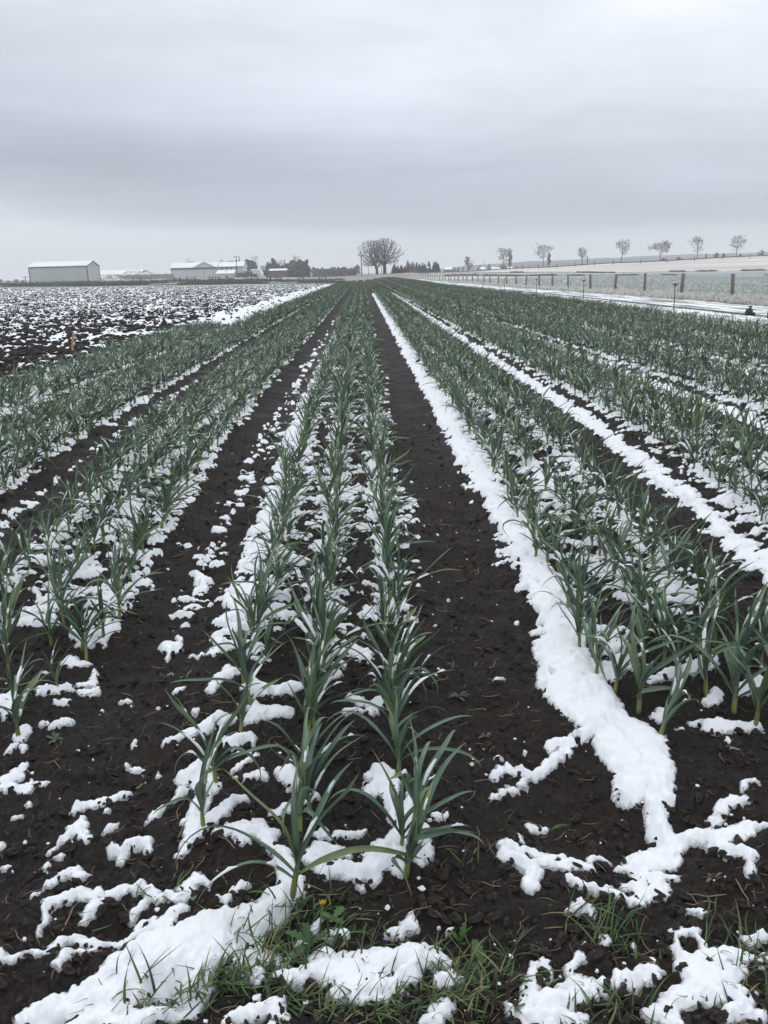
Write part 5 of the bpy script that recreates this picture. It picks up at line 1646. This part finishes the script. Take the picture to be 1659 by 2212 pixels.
# ------------------------------------------------------------------ buildings
def gable_building(name, x0, x1, y0, y1, zb, eave, ridge, label, wall_m, roof_m, along='x', cat='barn', trim=True, over=0.25, parent=None):
    e = parent or empty(name, ((x0 + x1) / 2, y0, zb), 0, label=label, cat=cat)
    ox, oy = ((x0 + x1) / 2, y0) if parent is None else (parent.location.x, parent.location.y)
    oz = 0.0 if parent is None else zb - parent.location.z
    x0, x1, y0, y1 = x0 - ox, x1 - ox, y0 - oy, y1 - oy
    xm, ym = (x0 + x1) / 2, (y0 + y1) / 2
    b0 = oz - 1.2
    E_, R_ = oz + eave, oz + ridge
    mb = MB()
    if along == 'x':
        v = [(x0, y0, b0), (x1, y0, b0), (x1, y1, b0), (x0, y1, b0), (x0, y0, E_), (x1, y0, E_), (x1, y1, E_), (x0, y1, E_), (x0, ym, R_), (x1, ym, R_)]
        f = [(0, 1, 5, 4), (1, 2, 6, 9, 5), (2, 3, 7, 6), (3, 0, 4, 8, 7)]
        th = 0.18
        rf = [(x0 - over, y0 - over, E_ - over * (R_ - E_) / (ym - y0) + .02), (x1 + over, y0 - over, E_ - over * (R_ - E_) / (ym - y0) + .02), (x1 + over, ym, R_ + .02), (x0 - over, ym, R_ + .02), (x1 + over, y1 + over, E_ - over * (R_ - E_) / (ym - y0) + .02), (x0 - over, y1 + over, E_ - over * (R_ - E_) / (ym - y0) + .02)]
    else:
        v = [(x0, y0, b0), (x1, y0, b0), (x1, y1, b0), (x0, y1, b0), (x0, y0, E_), (x1, y0, E_), (x1, y1, E_), (x0, y1, E_), (xm, y0, R_), (xm, y1, R_)]
        f = [(0, 1, 5, 8, 4), (1, 2, 6, 5), (2, 3, 7, 9, 6), (3, 0, 4, 7)]
        th = 0.18
        dz_ = over * (R_ - E_) / (xm - x0)
        rf = [(x0 - over, y0 - over, E_ - dz_ + .02), (x0 - over, y1 + over, E_ - dz_ + .02), (xm, y1 + over, R_ + .02), (xm, y0 - over, R_ + .02), (x1 + over, y1 + over, E_ - dz_ + .02), (x1 + over, y0 - over, E_ - dz_ + .02)]
    mb.add(v, f)
    build(mb, 'wall', wall_m, e)
    mb = MB()
    n = len(rf)
    up = [(p[0], p[1], p[2] + th) for p in rf]
    if along == 'x':
        faces = [(0, 1, 2, 3), (3, 2, 4, 5)]
        rim = [0, 1, 2, 4, 5, 3]
    else:
        faces = [(0, 3, 2, 1), (3, 5, 4, 2)]
        rim = [0, 1, 2, 4, 5, 3]
    fs = [tuple(q + n for q in f_) for f_ in faces] + [f_[::-1] for f_ in faces]
    for a, b_ in zip(rim, rim[1:] + rim[:1]):
        fs.append((a, b_, b_ + n, a + n))
    mb.add(rf + up, fs)
    build(mb, 'roof', roof_m, e)
    if trim:
        for (tx_, ty_) in [(x0, y0), (x1, y0), (x1, y1)]:
            mb = MB(); mb.box(tx_ - 0.11, tx_ + 0.11, ty_ - 0.11, ty_ + 0.11, b0, E_ - 0.12); build(mb, 'corner_trim', M_trim, e)
        mb = MB()
        if along == 'x':
            mb.box(x0 + 0.12, x1 - 0.12, y0 - 0.09, y0 - 0.005, E_ - 0.30, E_ - 0.08); build(mb, 'eave_trim', M_trim, e)
            for a_, b_ in (((x1 + over + .004, y0 - over, rf[0][2] + .03), (x1 + over + .004, ym, R_ + .05)), ((x1 + over + .004, y1 + over, rf[0][2] + .03), (x1 + over + .004, ym, R_ + .05))):
                mb = MB(); mb.tube([a_, b_], [0.13, 0.13], 4); build(mb, 'verge_trim', M_trim, e)
    return e


def pxbox(pa, pb, Y):
    return spot(pa, Y), spot(pb, Y)


# big grey barn on the left
x0, x1 = pxbox(66, 191, 262)
zb = gz((x0 + x1) / 2, 262) - 0.1
ev = float(px_z(191, 574, 262)[2]) - zb
rg = float(px_z(170, 565, 268)[2]) - zb
gable_building('grey_barn', x0, x1, 262, 274, zb, ev, rg, 'big plain grey barn with dark corner trim at the left', M_steel, M_roofsnow)
# low long shed behind it
x0, x1 = pxbox(205, 303, 300)
zb = gz(x0, 300) - 0.1
gable_building('long_shed', x0, x1, 300, 310, zb, float(px_z(300, 592, 300)[2]) - zb, float(px_z(300, 583.5, 305)[2]) - zb, 'long low shed with snowy roof behind the board windbreak', M_steel, M_roofsnow, trim=False, cat='shed')
x0, x1 = pxbox(303, 314, 318)
zb = gz(x0, 318) - 0.1
gable_building('small_barn', x0, x1, 318, 326, zb, float(px_z(305, 590, 318)[2]) - zb, float(px_z(305, 585, 318)[2]) - zb, 'small brown gabled barn just behind the long low shed', M_brown, M_brown, along='y', trim=False, cat='barn')

# board windbreak with dirt heap
x0, x1 = pxbox(240, 377, 285)
e = empty('board_windbreak', (x0, 285, gz(x0, 285)), 0, label='grey brown board windbreak fence between the barn and the white shed', cat='fence')
nb = 44
for k in range(nb):
    xa = (x1 - x0) * k / nb
    xb = (x1 - x0) * (k + 0.94) / nb
    zt = float(px_z(240 + 137 * (k + .5) / nb, 595.5 - 4.5 * (k + .5) / nb, 285)[2]) - e.location.z + float(np.random.default_rng(k).normal(0, 0.05))
    mb = MB(); mb.box(xa, xb, -0.04 + 0.03 * (k % 2), 0.02 + 0.03 * (k % 2), -0.8, zt); build(mb, 'board', M_board, e)
mb = MB(); mb.box(0, x1 - x0, 0.06, 0.14, 0.5, 0.65); build(mb, 'rail', M_board, e)


def heap(name, x0, x1, Y, dpt, H, seed, mat, label, cat, kind=None):
    r = np.random.default_rng(seed)
    nx, ny = 40, 16
    u, v = np.meshgrid(np.linspace(0, 1, nx), np.linspace(-1, 1, ny), indexing='ij')
    X_ = x0 + (x1 - x0) * u
    Y_ = Y + dpt * v
    env = np.clip(np.sin(np.pi * u), 0, 1) ** 0.7 * np.clip(1 - v * v, 0, 1)
    Z_ = terrain(X_, Y_) - 0.15 + H * env * (0.8 + 0.35 * fbm(u * 5 + seed, v * 2, 3, seed)) + 0.12 * noise2(u * 22, v * 7, seed) * env
    idx = np.arange(nx * ny).reshape(nx, ny)
    q = np.stack([idx[:-1, :-1], idx[1:, :-1], idx[1:, 1:], idx[:-1, 1:]], -1).reshape(-1, 4)
    return link(name, raw_mesh(name, np.stack([X_, Y_, Z_], -1).reshape(-1, 3), q, mat), label=label, cat=cat)


M_heap, n, l, b = new_mat('snowy_manure', 0.9, 0.15)
f1 = tex_noise(n, l, 0.5, 6, 0.7)
l.new(ramp_of(n, l, f1, [(0.35, (0.12, 0.10, 0.085)), (0.45, (0.44, 0.39, 0.34)), (0.58, (0.72, 0.71, 0.69))]), b.inputs['Base Color'])
x0, x1 = pxbox(180, 268, 280)
heap('straw_heap', x0, x1, 279, 4, 2.2, 3, M_heap, 'pale snowy straw heap against the left end of the windbreak', 'heap')
x0, x1 = pxbox(248, 345, 293)
heap('snowy_heap', x0, x1, 293, 5, 3.2, 5, M_heap, 'rough heap with snow rising behind the board windbreak', 'heap')

# white shed complex
x0, xg0, xg1, x1 = spot(370, 300), spot(419.5, 300), spot(468, 300), spot(525, 300)
zb = gz(spot(440, 300), 300) - 0.1
ev = float(px_z(420, 578.3, 300)[2]) - zb
e = gable_building('white_shed', x0, xg1, 300, 311, zb, ev, ev + pix(9.5, 305), 'long white farm shed with dark eave band, cross gable and lean-to', M_white, M_roofsnow, trim=False, cat='shed')
ox, oy, oz = e.location
mb = MB(); mb.box(x0 - ox + 0.02, xg1 - ox, -0.30, -0.02, ev - 0.42, ev - 0.04); build(mb, 'eave_band', M_trim, e)
# cross gable
mb = MB()
gh = ev + pix(10.6, 300)
xm = (xg0 + xg1) / 2 - ox
mb.add([(xg0 - ox, -0.34, ev), (xg1 - ox, -0.34, ev), (xm, -0.34, gh), (xg0 - ox, 5.5, ev), (xg1 - ox, 5.5, ev), (xm, 5.5, gh)], [(0, 1, 2), (3, 5, 4), (0, 3, 4, 1)])
build(mb, 'cross_gable', M_white, e)
for sgn, xa in ((-1, xg0 - ox), (1, xg1 - ox)):
    mb = MB()
    mb.add([(xa + sgn * .25, -0.6, ev - 0.08), (xa + sgn * .25, 6, ev - 0.08), (xm, 6, gh + .03), (xm, -0.6, gh + .03), (xa + sgn * .25, -0.6, ev + 0.08), (xa + sgn * .25, 6, ev + 0.08), (xm, 6, gh + .19), (xm, -0.6, gh + .19)],
           [(0, 1, 2, 3), (7, 6, 5, 4), (0, 3, 7, 4), (1, 5, 6, 2), (0, 4, 5, 1), (2, 6, 7, 3)])
    build(mb, 'gable_roof', M_roofsnow, e)
ev2 = float(px_z(490, 576.2, 301.5)[2]) - zb
e2 = gable_building('white_house', xg1 + 0.03, x1, 301.5, 312, zb, ev2, ev2 + pix(9.0, 306), 'two storey white building with small upper windows joined to the white shed', M_white, M_roofsnow, trim=False, cat='building')
for px in (480.5, 491, 501.5, 511.5):
    wx = spot(px, 301.5) - e2.location.x
    zc_ = float(px_z(px, 579.8, 301.5)[2]) - zb
    mb = MB(); mb.box(wx - 0.24, wx + 0.24, -0.06, 0.02, zc_ - 0.36, zc_ + 0.36); w = build(mb, 'window', M_trim, e2)
    mb = MB(); mb.box(wx - 0.17, wx + 0.17, -0.075, -0.062, zc_ - 0.29, zc_ + 0.29); build(mb, 'pane', M_glass, w)
wx = spot(514, 301.5) - e2.location.x
mb = MB(); mb.box(wx - 0.32, wx + 0.32, -0.06, 0.02, -0.3, 1.35); build(mb, 'door', M_dark, e2)
wx = x1 - e2.location.x
mb = MB(); mb.box(xg1 + .03 - e2.location.x, wx, -0.3, -0.02, ev2 - 0.24, ev2 - 0.04); build(mb, 'eave_band', M_trim, e2)
# lean-to
lx0, lx1 = spot(469, 297) - ox, spot(506, 297) - ox
lh0, lh1 = float(px_z(480, 584.5, 301)[2]) - zb, float(px_z(495, 591, 296)[2]) - zb
mb = MB()
mb.add([(lx0, -4.2, -1.2), (lx1, -4.2, -1.2), (lx1, -0.02, -1.2), (lx0, -0.02, -1.2), (lx0, -4.2, lh1), (lx1, -4.2, lh1), (lx1, -0.02, lh0), (lx0, -0.02, lh0)], [(0, 1, 5, 4), (1, 2, 6, 5), (2, 3, 7, 6), (3, 0, 4, 7)])
lt = build(mb, 'lean_to', M_white, e)
mb = MB()
mb.add([(lx0 - .2, -4.5, lh1 - .05), (lx1 + .2, -4.5, lh1 - .05), (lx1 + .2, -.03, lh0 + .02), (lx0 - .2, -.03, lh0 + .02), (lx0 - .2, -4.5, lh1 + .12), (lx1 + .2, -4.5, lh1 + .12), (lx1 + .2, -.03, lh0 + .19), (lx0 - .2, -.03, lh0 + .19)],
       [(3, 2, 1, 0), (4, 5, 6, 7), (0, 1, 5, 4), (1, 2, 6, 5), (2, 3, 7, 6), (3, 0, 4, 7)])
build(mb, 'lean_to_roof', M_roofsnow, e)
dx = spot(490, 296) - ox
mb = MB(); mb.box(dx - 0.5, dx + 0.5, -4.26, -4.19, -0.3, lh1 * 0.45); build(mb, 'door', M_dark, lt)
for px in (489, 492.5):
    dx = spot(px, 299) - ox
    mb = MB(); mb.tube([(dx, -2.2, (lh0 + lh1) / 2 - 0.1), (dx, -2.2, (lh0 + lh1) / 2 + 0.55)], [0.1, 0.1], 6); build(mb, 'vent_pipe', M_trim, e)
sx = spot(441.5, 300) - ox
mb = MB(); mb.box(sx - 0.04, sx + 0.04, -0.03, -0.004, -1.0, ev - 0.45); build(mb, 'wall_seam', M_trim, e)

# house, small shed, tank
x0, x1 = pxbox(584, 617, 335)
zb = gz(x0, 335) - 0.1
gable_building('farmhouse', x0, x1, 335, 343, zb, float(px_z(600, 584.5, 335)[2]) - zb, float(px_z(600, 581.5, 339)[2]) - zb, 'low brown farmhouse with a snow white roof among the trees', M_brown, M_snow, trim=False, cat='house', over=0.5)
x0, x1 = pxbox(543, 561, 330)
zb = gz(x0, 330) - 0.1
gable_building('site_trailer', x0, x1, 330, 333, zb, float(px_z(552, 583.5, 330)[2]) - zb, float(px_z(552, 582.6, 331.5)[2]) - zb, 'small pale box trailer right of the parked cars', M_white, M_roofsnow, trim=False, cat='trailer', over=0.05)
X = spot(566, 330)
e = empty('white_tank', (X, 330, gz(X, 330)), 0, label='white upright tank between the pale trailer and the farmhouse', cat='tank')
mb = MB(); mb.tube([(0, 0, -0.3), (0, 0, 1.6), (0, 0, 1.9), (0, 0, 2.05)], [0.65, 0.65, 0.5, 0.15], 14); build(mb, 'tank_body', M_snow, e, True)
mb = MB(); mb.tube([(0, 0, 2.03), (0, 0, 2.2)], [0.18, 0.18], 10); build(mb, 'tank_lid', M_trim, e, True)


def vehicle(px, Y, L, Hh, label, name, rz=0.0, pickup=False):
    X = spot(px, Y)
    e = empty(name, (X, Y, gz(X, Y)), rz, label=label, cat='car')
    w = 0.95
    mb = MB()
    prof_ = [(-L / 2, .35), (L / 2, .35), (L / 2, .85), (L / 2 - .15, .98), (L * .22, 1.05), (-L / 2 + .05, 1.02)]
    n = len(prof_)
    v = [(x, -w, z) for x, z in prof_] + [(x, w, z) for x, z in prof_]
    f = [tuple(range(n)), tuple(range(2 * n - 1, n - 1, -1))] + [(i, i + n, (i + 1) % n + n, (i + 1) % n) for i in range(n)]
    mb.add(v, f); body = build(mb, 'body', M_car, e)
    c0, c1 = (-L * 0.1, L * 0.26) if pickup else (-L / 2 + 0.12, L * 0.26)
    mb = MB()
    v = [(c0, -w + .05, 1.0), (c1, -w + .05, 1.0), (c1, w - .05, 1.0), (c0, w - .05, 1.0), (c0 + .12, -w + .2, Hh), (c1 - .55, -w + .2, Hh), (c1 - .55, w - .2, Hh), (c0 + .12, w - .2, Hh)]
    f = [(0, 1, 5, 4), (1, 2, 6, 5), (2, 3, 7, 6), (3, 0, 4, 7), (4, 5, 6, 7)]
    mb.add(v, f); build(mb, 'cab', M_glass, e)
    mb = MB(); mb.box(c0 + .1, c1 - .5, -w + .18, w - .18, Hh + .004, Hh + .10); build(mb, 'roof_snow', M_snow, e)
    for sx_ in (-L * .31, L * .31):
        for sy_ in (-w, w):
            mb = MB(); mb.tube([(sx_, sy_ - .1, .35), (sx_, sy_ + .1, .35)], [.36, .36], 14); wl_ = build(mb, 'wheel', M_plastic, e, True)
            mb = MB(); mb.tube([(sx_, sy_ + (-.125 if sy_ < 0 else .1), .35), (sx_, sy_ + (-.1 if sy_ < 0 else .125), .35)], [.2, .2], 10); build(mb, 'rim', M_wire, wl_, True)
    for sy_ in (-.6, .6):
        mb = MB(); mb.box(L / 2 - .02, L / 2 + .02, sy_ - .15, sy_ + .15, .68, .84); build(mb, 'headlight', M_wire, e)
    return e


vehicle(525, 296, 4.6, 1.6, 'dark car with snow on its roof beside the shed door', 'parked_car', 0.2, False)
vehicle(539, 300, 5.6, 1.95, 'tall dark car with snowy roof parked right of the other car', 'parked_car', -0.1, False)


# utility poles
def pole(px, topy, Y, label, arms=1, rad=0.15):
    X, H = tree_h(px, topy, Y)
    e = empty('utility_pole', (X, Y, gz(X, Y)), 0.3, label=label, cat='utility pole')
    mb = MB(); mb.tube([(0, 0, -0.5), (0, 0, H * .5), (0, 0, H)], [rad, rad * .85, rad * .65], 7); build(mb, 'pole', M_bark, e, True)
    for k in range(arms):
        mb = MB(); mb.box(-0.95, 0.95, -0.06, 0.06, H - 0.5 - .7 * k, H - 0.36 - .7 * k); arm = build(mb, 'crossarm', M_bark, e)
        for ix in (-.85, -.3, .3, .85):
            mb = MB(); mb.tube([(ix, 0, H - .37 - .7 * k), (ix, 0, H - .2 - .7 * k)], [.04, .03], 6); build(mb, 'insulator', M_wire, arm, True)


pole(56, 596, 330, 'short utility pole left of the big grey barn')
pole(513, 552, 292, 'tall utility pole in front of the white building')
pole(781.5, 549, 285, 'utility pole standing in the left side of the twin big tree crowns', 1, 0.17)
pole(824, 568, 420, 'distant utility pole seen between the twin big tree trunks')
pole(796, 570, 430, 'distant utility pole left of the left big trunk', 0)
pole(1022, 563, 560, 'distant utility pole among the far houses, left one')
pole(1045, 564, 560, 'distant utility pole among the far houses, right one')

# blue sign
X = spot(924, 345)
g0 = gz(X, 345)
zt = float(px_z(924, 575, 345)[2]) - g0
e = empty('road_sign', (X, 345, g0), 0, label='white topped sign on a blue post in front of the spruces', cat='sign')
mb = MB(); mb.box(-.22, .22, -.1, .1, -0.3, zt - .75); build(mb, 'sign_post', M_blue, e)
mb = MB(); mb.box(-.55, .55, -.14, .14, zt - .745, zt); build(mb, 'sign_panel', M_snow, e)

# far houses
for i, (px, ty_, w_, roof) in enumerate([(969, 577, 15, M_snow), (981, 580, 8, M_brown), (1044, 577, 8, M_snow), (1067, 577, 7, M_roofsnow), (1078, 578, 8, M_roofsnow), (1088, 572.5, 9, M_brown), (1104, 577, 8, M_snow)]):
    Yh = 470
    x0, x1 = pxbox(px - w_ / 2, px + w_ / 2, Yh)
    zt = float(px_z(px, ty_, Yh)[2])
    zb = gz((x0 + x1) / 2, Yh)
    zb = min(zb, zt - 3.0)
    gable_building('far_house', x0, x1, Yh, Yh + 7, zb, (zt - zb) * 0.62, zt - zb, ['far low shed with white roof right of the spruces', 'far brown roofed house next to the white roofed shed', 'far small white roofed house under the small dark trees', 'far grey house left of the narrow dark tree', 'far pale house beside the grey far house', 'far brown house behind the frosted tree', 'far white roofed house right of the frosted tree'][i], M_brown if i in (0, 1, 5) else M_white, roof, trim=False, cat='house')

# fence on the crest of the slope and braces of the left fence
e0 = None
x_a = spot(1090, 322)
org = np.array([x_a, 322, gz(x_a, 322)])
e0 = empty('field_fence', tuple(org), 0, label='sparse post fence below the row of trees on the right slope', cat='fence')
pts = []
for px in (1092, 1128, 1163, 1203, 1243, 1284, 1325, 1384, 1440, 1500, 1560, 1620, 1680):
    X = spot(px, 322)
    o = np.array([X, 322, gz(X, 322)]) - org
    mb = MB(); mb.tube([o + (0, 0, -.3), o + (0, 0, 1.35), o + (0, 0, 1.5)], [.13, .12, .05], 6); build(mb, 'post', M_bark, e0, True)
    pts.append(o + (0, -.13, 1.1))
mb = MB(); mb.tube(pts, [.012] * len(pts), 4); build(mb, 'wire', M_wire, e0, True)
# dark weedy strip under the trees along the crest
n_ = 2600
u_ = rng.random(n_)
px_ = 960 + 800 * u_
tx = np.array([0.0])
xa_, xb_ = spot(955, 331), spot(1720, 331)
tx = xa_ + (xb_ - xa_) * u_
ty = 331 + rng.normal(0, 0.8, n_)
dk = bpy.data.collections.new('weed_variants')
for v in range(4):
    r = np.random.default_rng(1700 + v)
    mb = MB()
    for _ in range(40):
        blade(mb, r, r.normal(0, .35), r.normal(0, .2), 0, r.uniform(.25, .7), r.uniform(.04, .08), r.uniform(0, 6.28), math.radians(r.uniform(40, 88)), r.uniform(.2, 1.2), np.array([.07, .07, .06]) * r.uniform(.7, 1.4), 3)
    o = bpy.data.objects.new('weed_variant_%02d' % v, mb.mesh('weed', [M_grass], True)); dk.objects.link(o)
scatter('crest_weeds', np.stack([tx, ty, terrain(tx, ty)], 1), rng.uniform(0, 6, n_), rng.uniform(.25, .7, n_), rng.integers(0, 4, n_), dk, M_grass, label='dark strip of dead weeds along the crest under the row of trees', cat='weeds')
for nm, yy, ua, ub, lb in (('roadside_weeds', 269.2, 18, 150, 'dark dead weeds along the far edge of the road'), ('ditch_weeds', 253.5, 24, 150, 'dark dead weeds along the near edge of the road')):
    n_ = 1500
    tx = ua + (ub - ua) * rng.random(n_)
    ty = yy + rng.normal(0, .35, n_)
    ps = 0.5 + 0.9 * (noise2(tx / 9.0, tx * 0 + yy, 15) > 0.0)
    scatter(nm, np.stack([tx, ty, terrain(tx, ty)], 1), rng.uniform(0, 6, n_), rng.uniform(.35, .75, n_) * ps, rng.integers(0, 4, n_), dk, M_grass, label=lb, cat='weeds')
# pasture streaks: dead weeds along the left fence
n_ = 9000
band = rng.integers(0, 5, n_)
ty = np.array([172.0, 203.0, 222.0, 236.0, 249.0])[band] + rng.normal(0, 1.0, n_) * np.array([2.5, 1.0, 2.5, 1.5, 2.0])[band]
tx = (rng.random(n_) * 0.52 - 0.54) * ty
scatter('pasture_weeds', np.stack([tx, ty, terrain(tx, ty)], 1), rng.uniform(0, 6, n_), rng.uniform(.3, .9, n_) * (0.35 + 0.9 * (noise2(tx / 14.0, band * 5.3 + 0.4, 19) > -0.15)), rng.integers(0, 4, n_), dk, M_grass, label='dark strips of dead weeds in the pasture before the barns', cat='weeds')

for i, px in enumerate([384, 412.5, 456, 470, 550, 581, 590, 604, 651, 697, 295, 316]):
    Yb = 213
    X = spot(px, Yb)
    g0 = gz(X, Yb)
    e = empty('fence_brace', (X, Yb, g0), 0.0, label='dark wooden fence brace of two posts and a rail beyond the ploughed field', cat='fence brace', group='fence braces at the far edge of the ploughed field')
    ww = [0.7, 1.0, 0.4, 0.5, 0.7, 0.4, 0.7, 0.5, 0.5, 0.8, 0.8, 1.1][i]
    for sx_ in (-ww, ww):
        mb = MB(); mb.tube([(sx_, 0, -.3), (sx_, 0, .7), (sx_ + .02, 0, 1.35)], [.12, .115, .10], 7); build(mb, 'post', M_bark, e, True)
    mb = MB(); mb.tube([(-ww + .1, 0, 1.05), (ww - .1, 0, 1.05)], [.07, .07], 6); build(mb, 'rail', M_bark, e, True)
org = np.array([spot(20, 213), 213, gz(spot(20, 213), 213)])
e = empty('pasture_fence', tuple(org), 0, label='thin wire fence crossing in front of the barns', cat='fence')
pts = []
for px in range(10, 720, 18):
    X = spot(px, 213.3)
    o = np.array([X, 213.3, gz(X, 213.3)]) - org
    mb = MB(); mb.tube([o + (0, 0, -.2), o + (0, 0, 1.0)], [.05, .045], 5); build(mb, 'post', M_bark, e, True)
    pts.append(o + (0, 0, .9))
for dz_ in (0, -.4):
    mb = MB(); mb.tube([p + (0, -.055, dz_) for p in pts], [.012] * len(pts), 4); build(mb, 'wire', M_wire, e, True)

# ------------------------------------------------------------------ distant hills and the haze
sil = [(-600, 600), (0, 606), (300, 604), (700, 594), (880, 588), (960, 580), (1027, 572), (1106, 567), (1211, 562), (1350, 556), (1500, 550), (1659, 545), (2300, 520)]
M_hills = mat_noise('far_hills', (0.05, 0.06, 0.07), (0.16, 0.17, 0.18), 0.008, 0.9, 0.1, sc=(0.4, 1, 6))
nx, ny = 160, 10
pxs = np.linspace(-550, 2250, nx)
V = []
for px in pxs:
    sy = np.interp(px, [a for a, _ in sil], [b_ for _, b_ in sil])
    top = px_z(px, sy, 1400)
    hx = max(1.0, top[2]) * (1 + 0.06 * float(noise2(np.array([px / 60.0]), np.array([0.3]), 7)[0]))
    for k in range(ny):
        f = k / (ny - 1)
        Yk = 950 + 820 * f
        hh = math.sin(math.pi * min(1, f / 1.1)) ** 0.8 if f < 0.55 else math.sin(math.pi * f / 1.1) ** 0.8
        V.append((top[0] * Yk / 1400, Yk, -3 + (hx + 3) * hh))
idx = np.arange(nx * ny).reshape(nx, ny)
q = np.stack([idx[:-1, :-1], idx[1:, :-1], idx[1:, 1:], idx[:-1, 1:]], -1).reshape(-1, 4)
link('hills', raw_mesh('hills', np.array(V), q, M_hills), kind='structure', label='low hazy hills on the right horizon')

hz = bpy.data.materials.new('snowy_haze')
hz.use_nodes = True
hn, hl = hz.node_tree.nodes, hz.node_tree.links
hn.clear()
ho = hn.new('ShaderNodeOutputMaterial')
pv = hn.new('ShaderNodeVolumePrincipled')
pv.inputs['Color'].default_value = (0.95, 0.96, 0.98, 1)
pv.inputs['Density'].default_value = 0.0006
hl.new(pv.outputs[0], ho.inputs['Volume'])
mb = MB()
mb.box(-1500, 1500, -60, 1900, -6, 62)
o = build(mb, 'haze', hz, None, False, label='pale snowy haze over the whole farmland', cat='haze', kind='stuff')
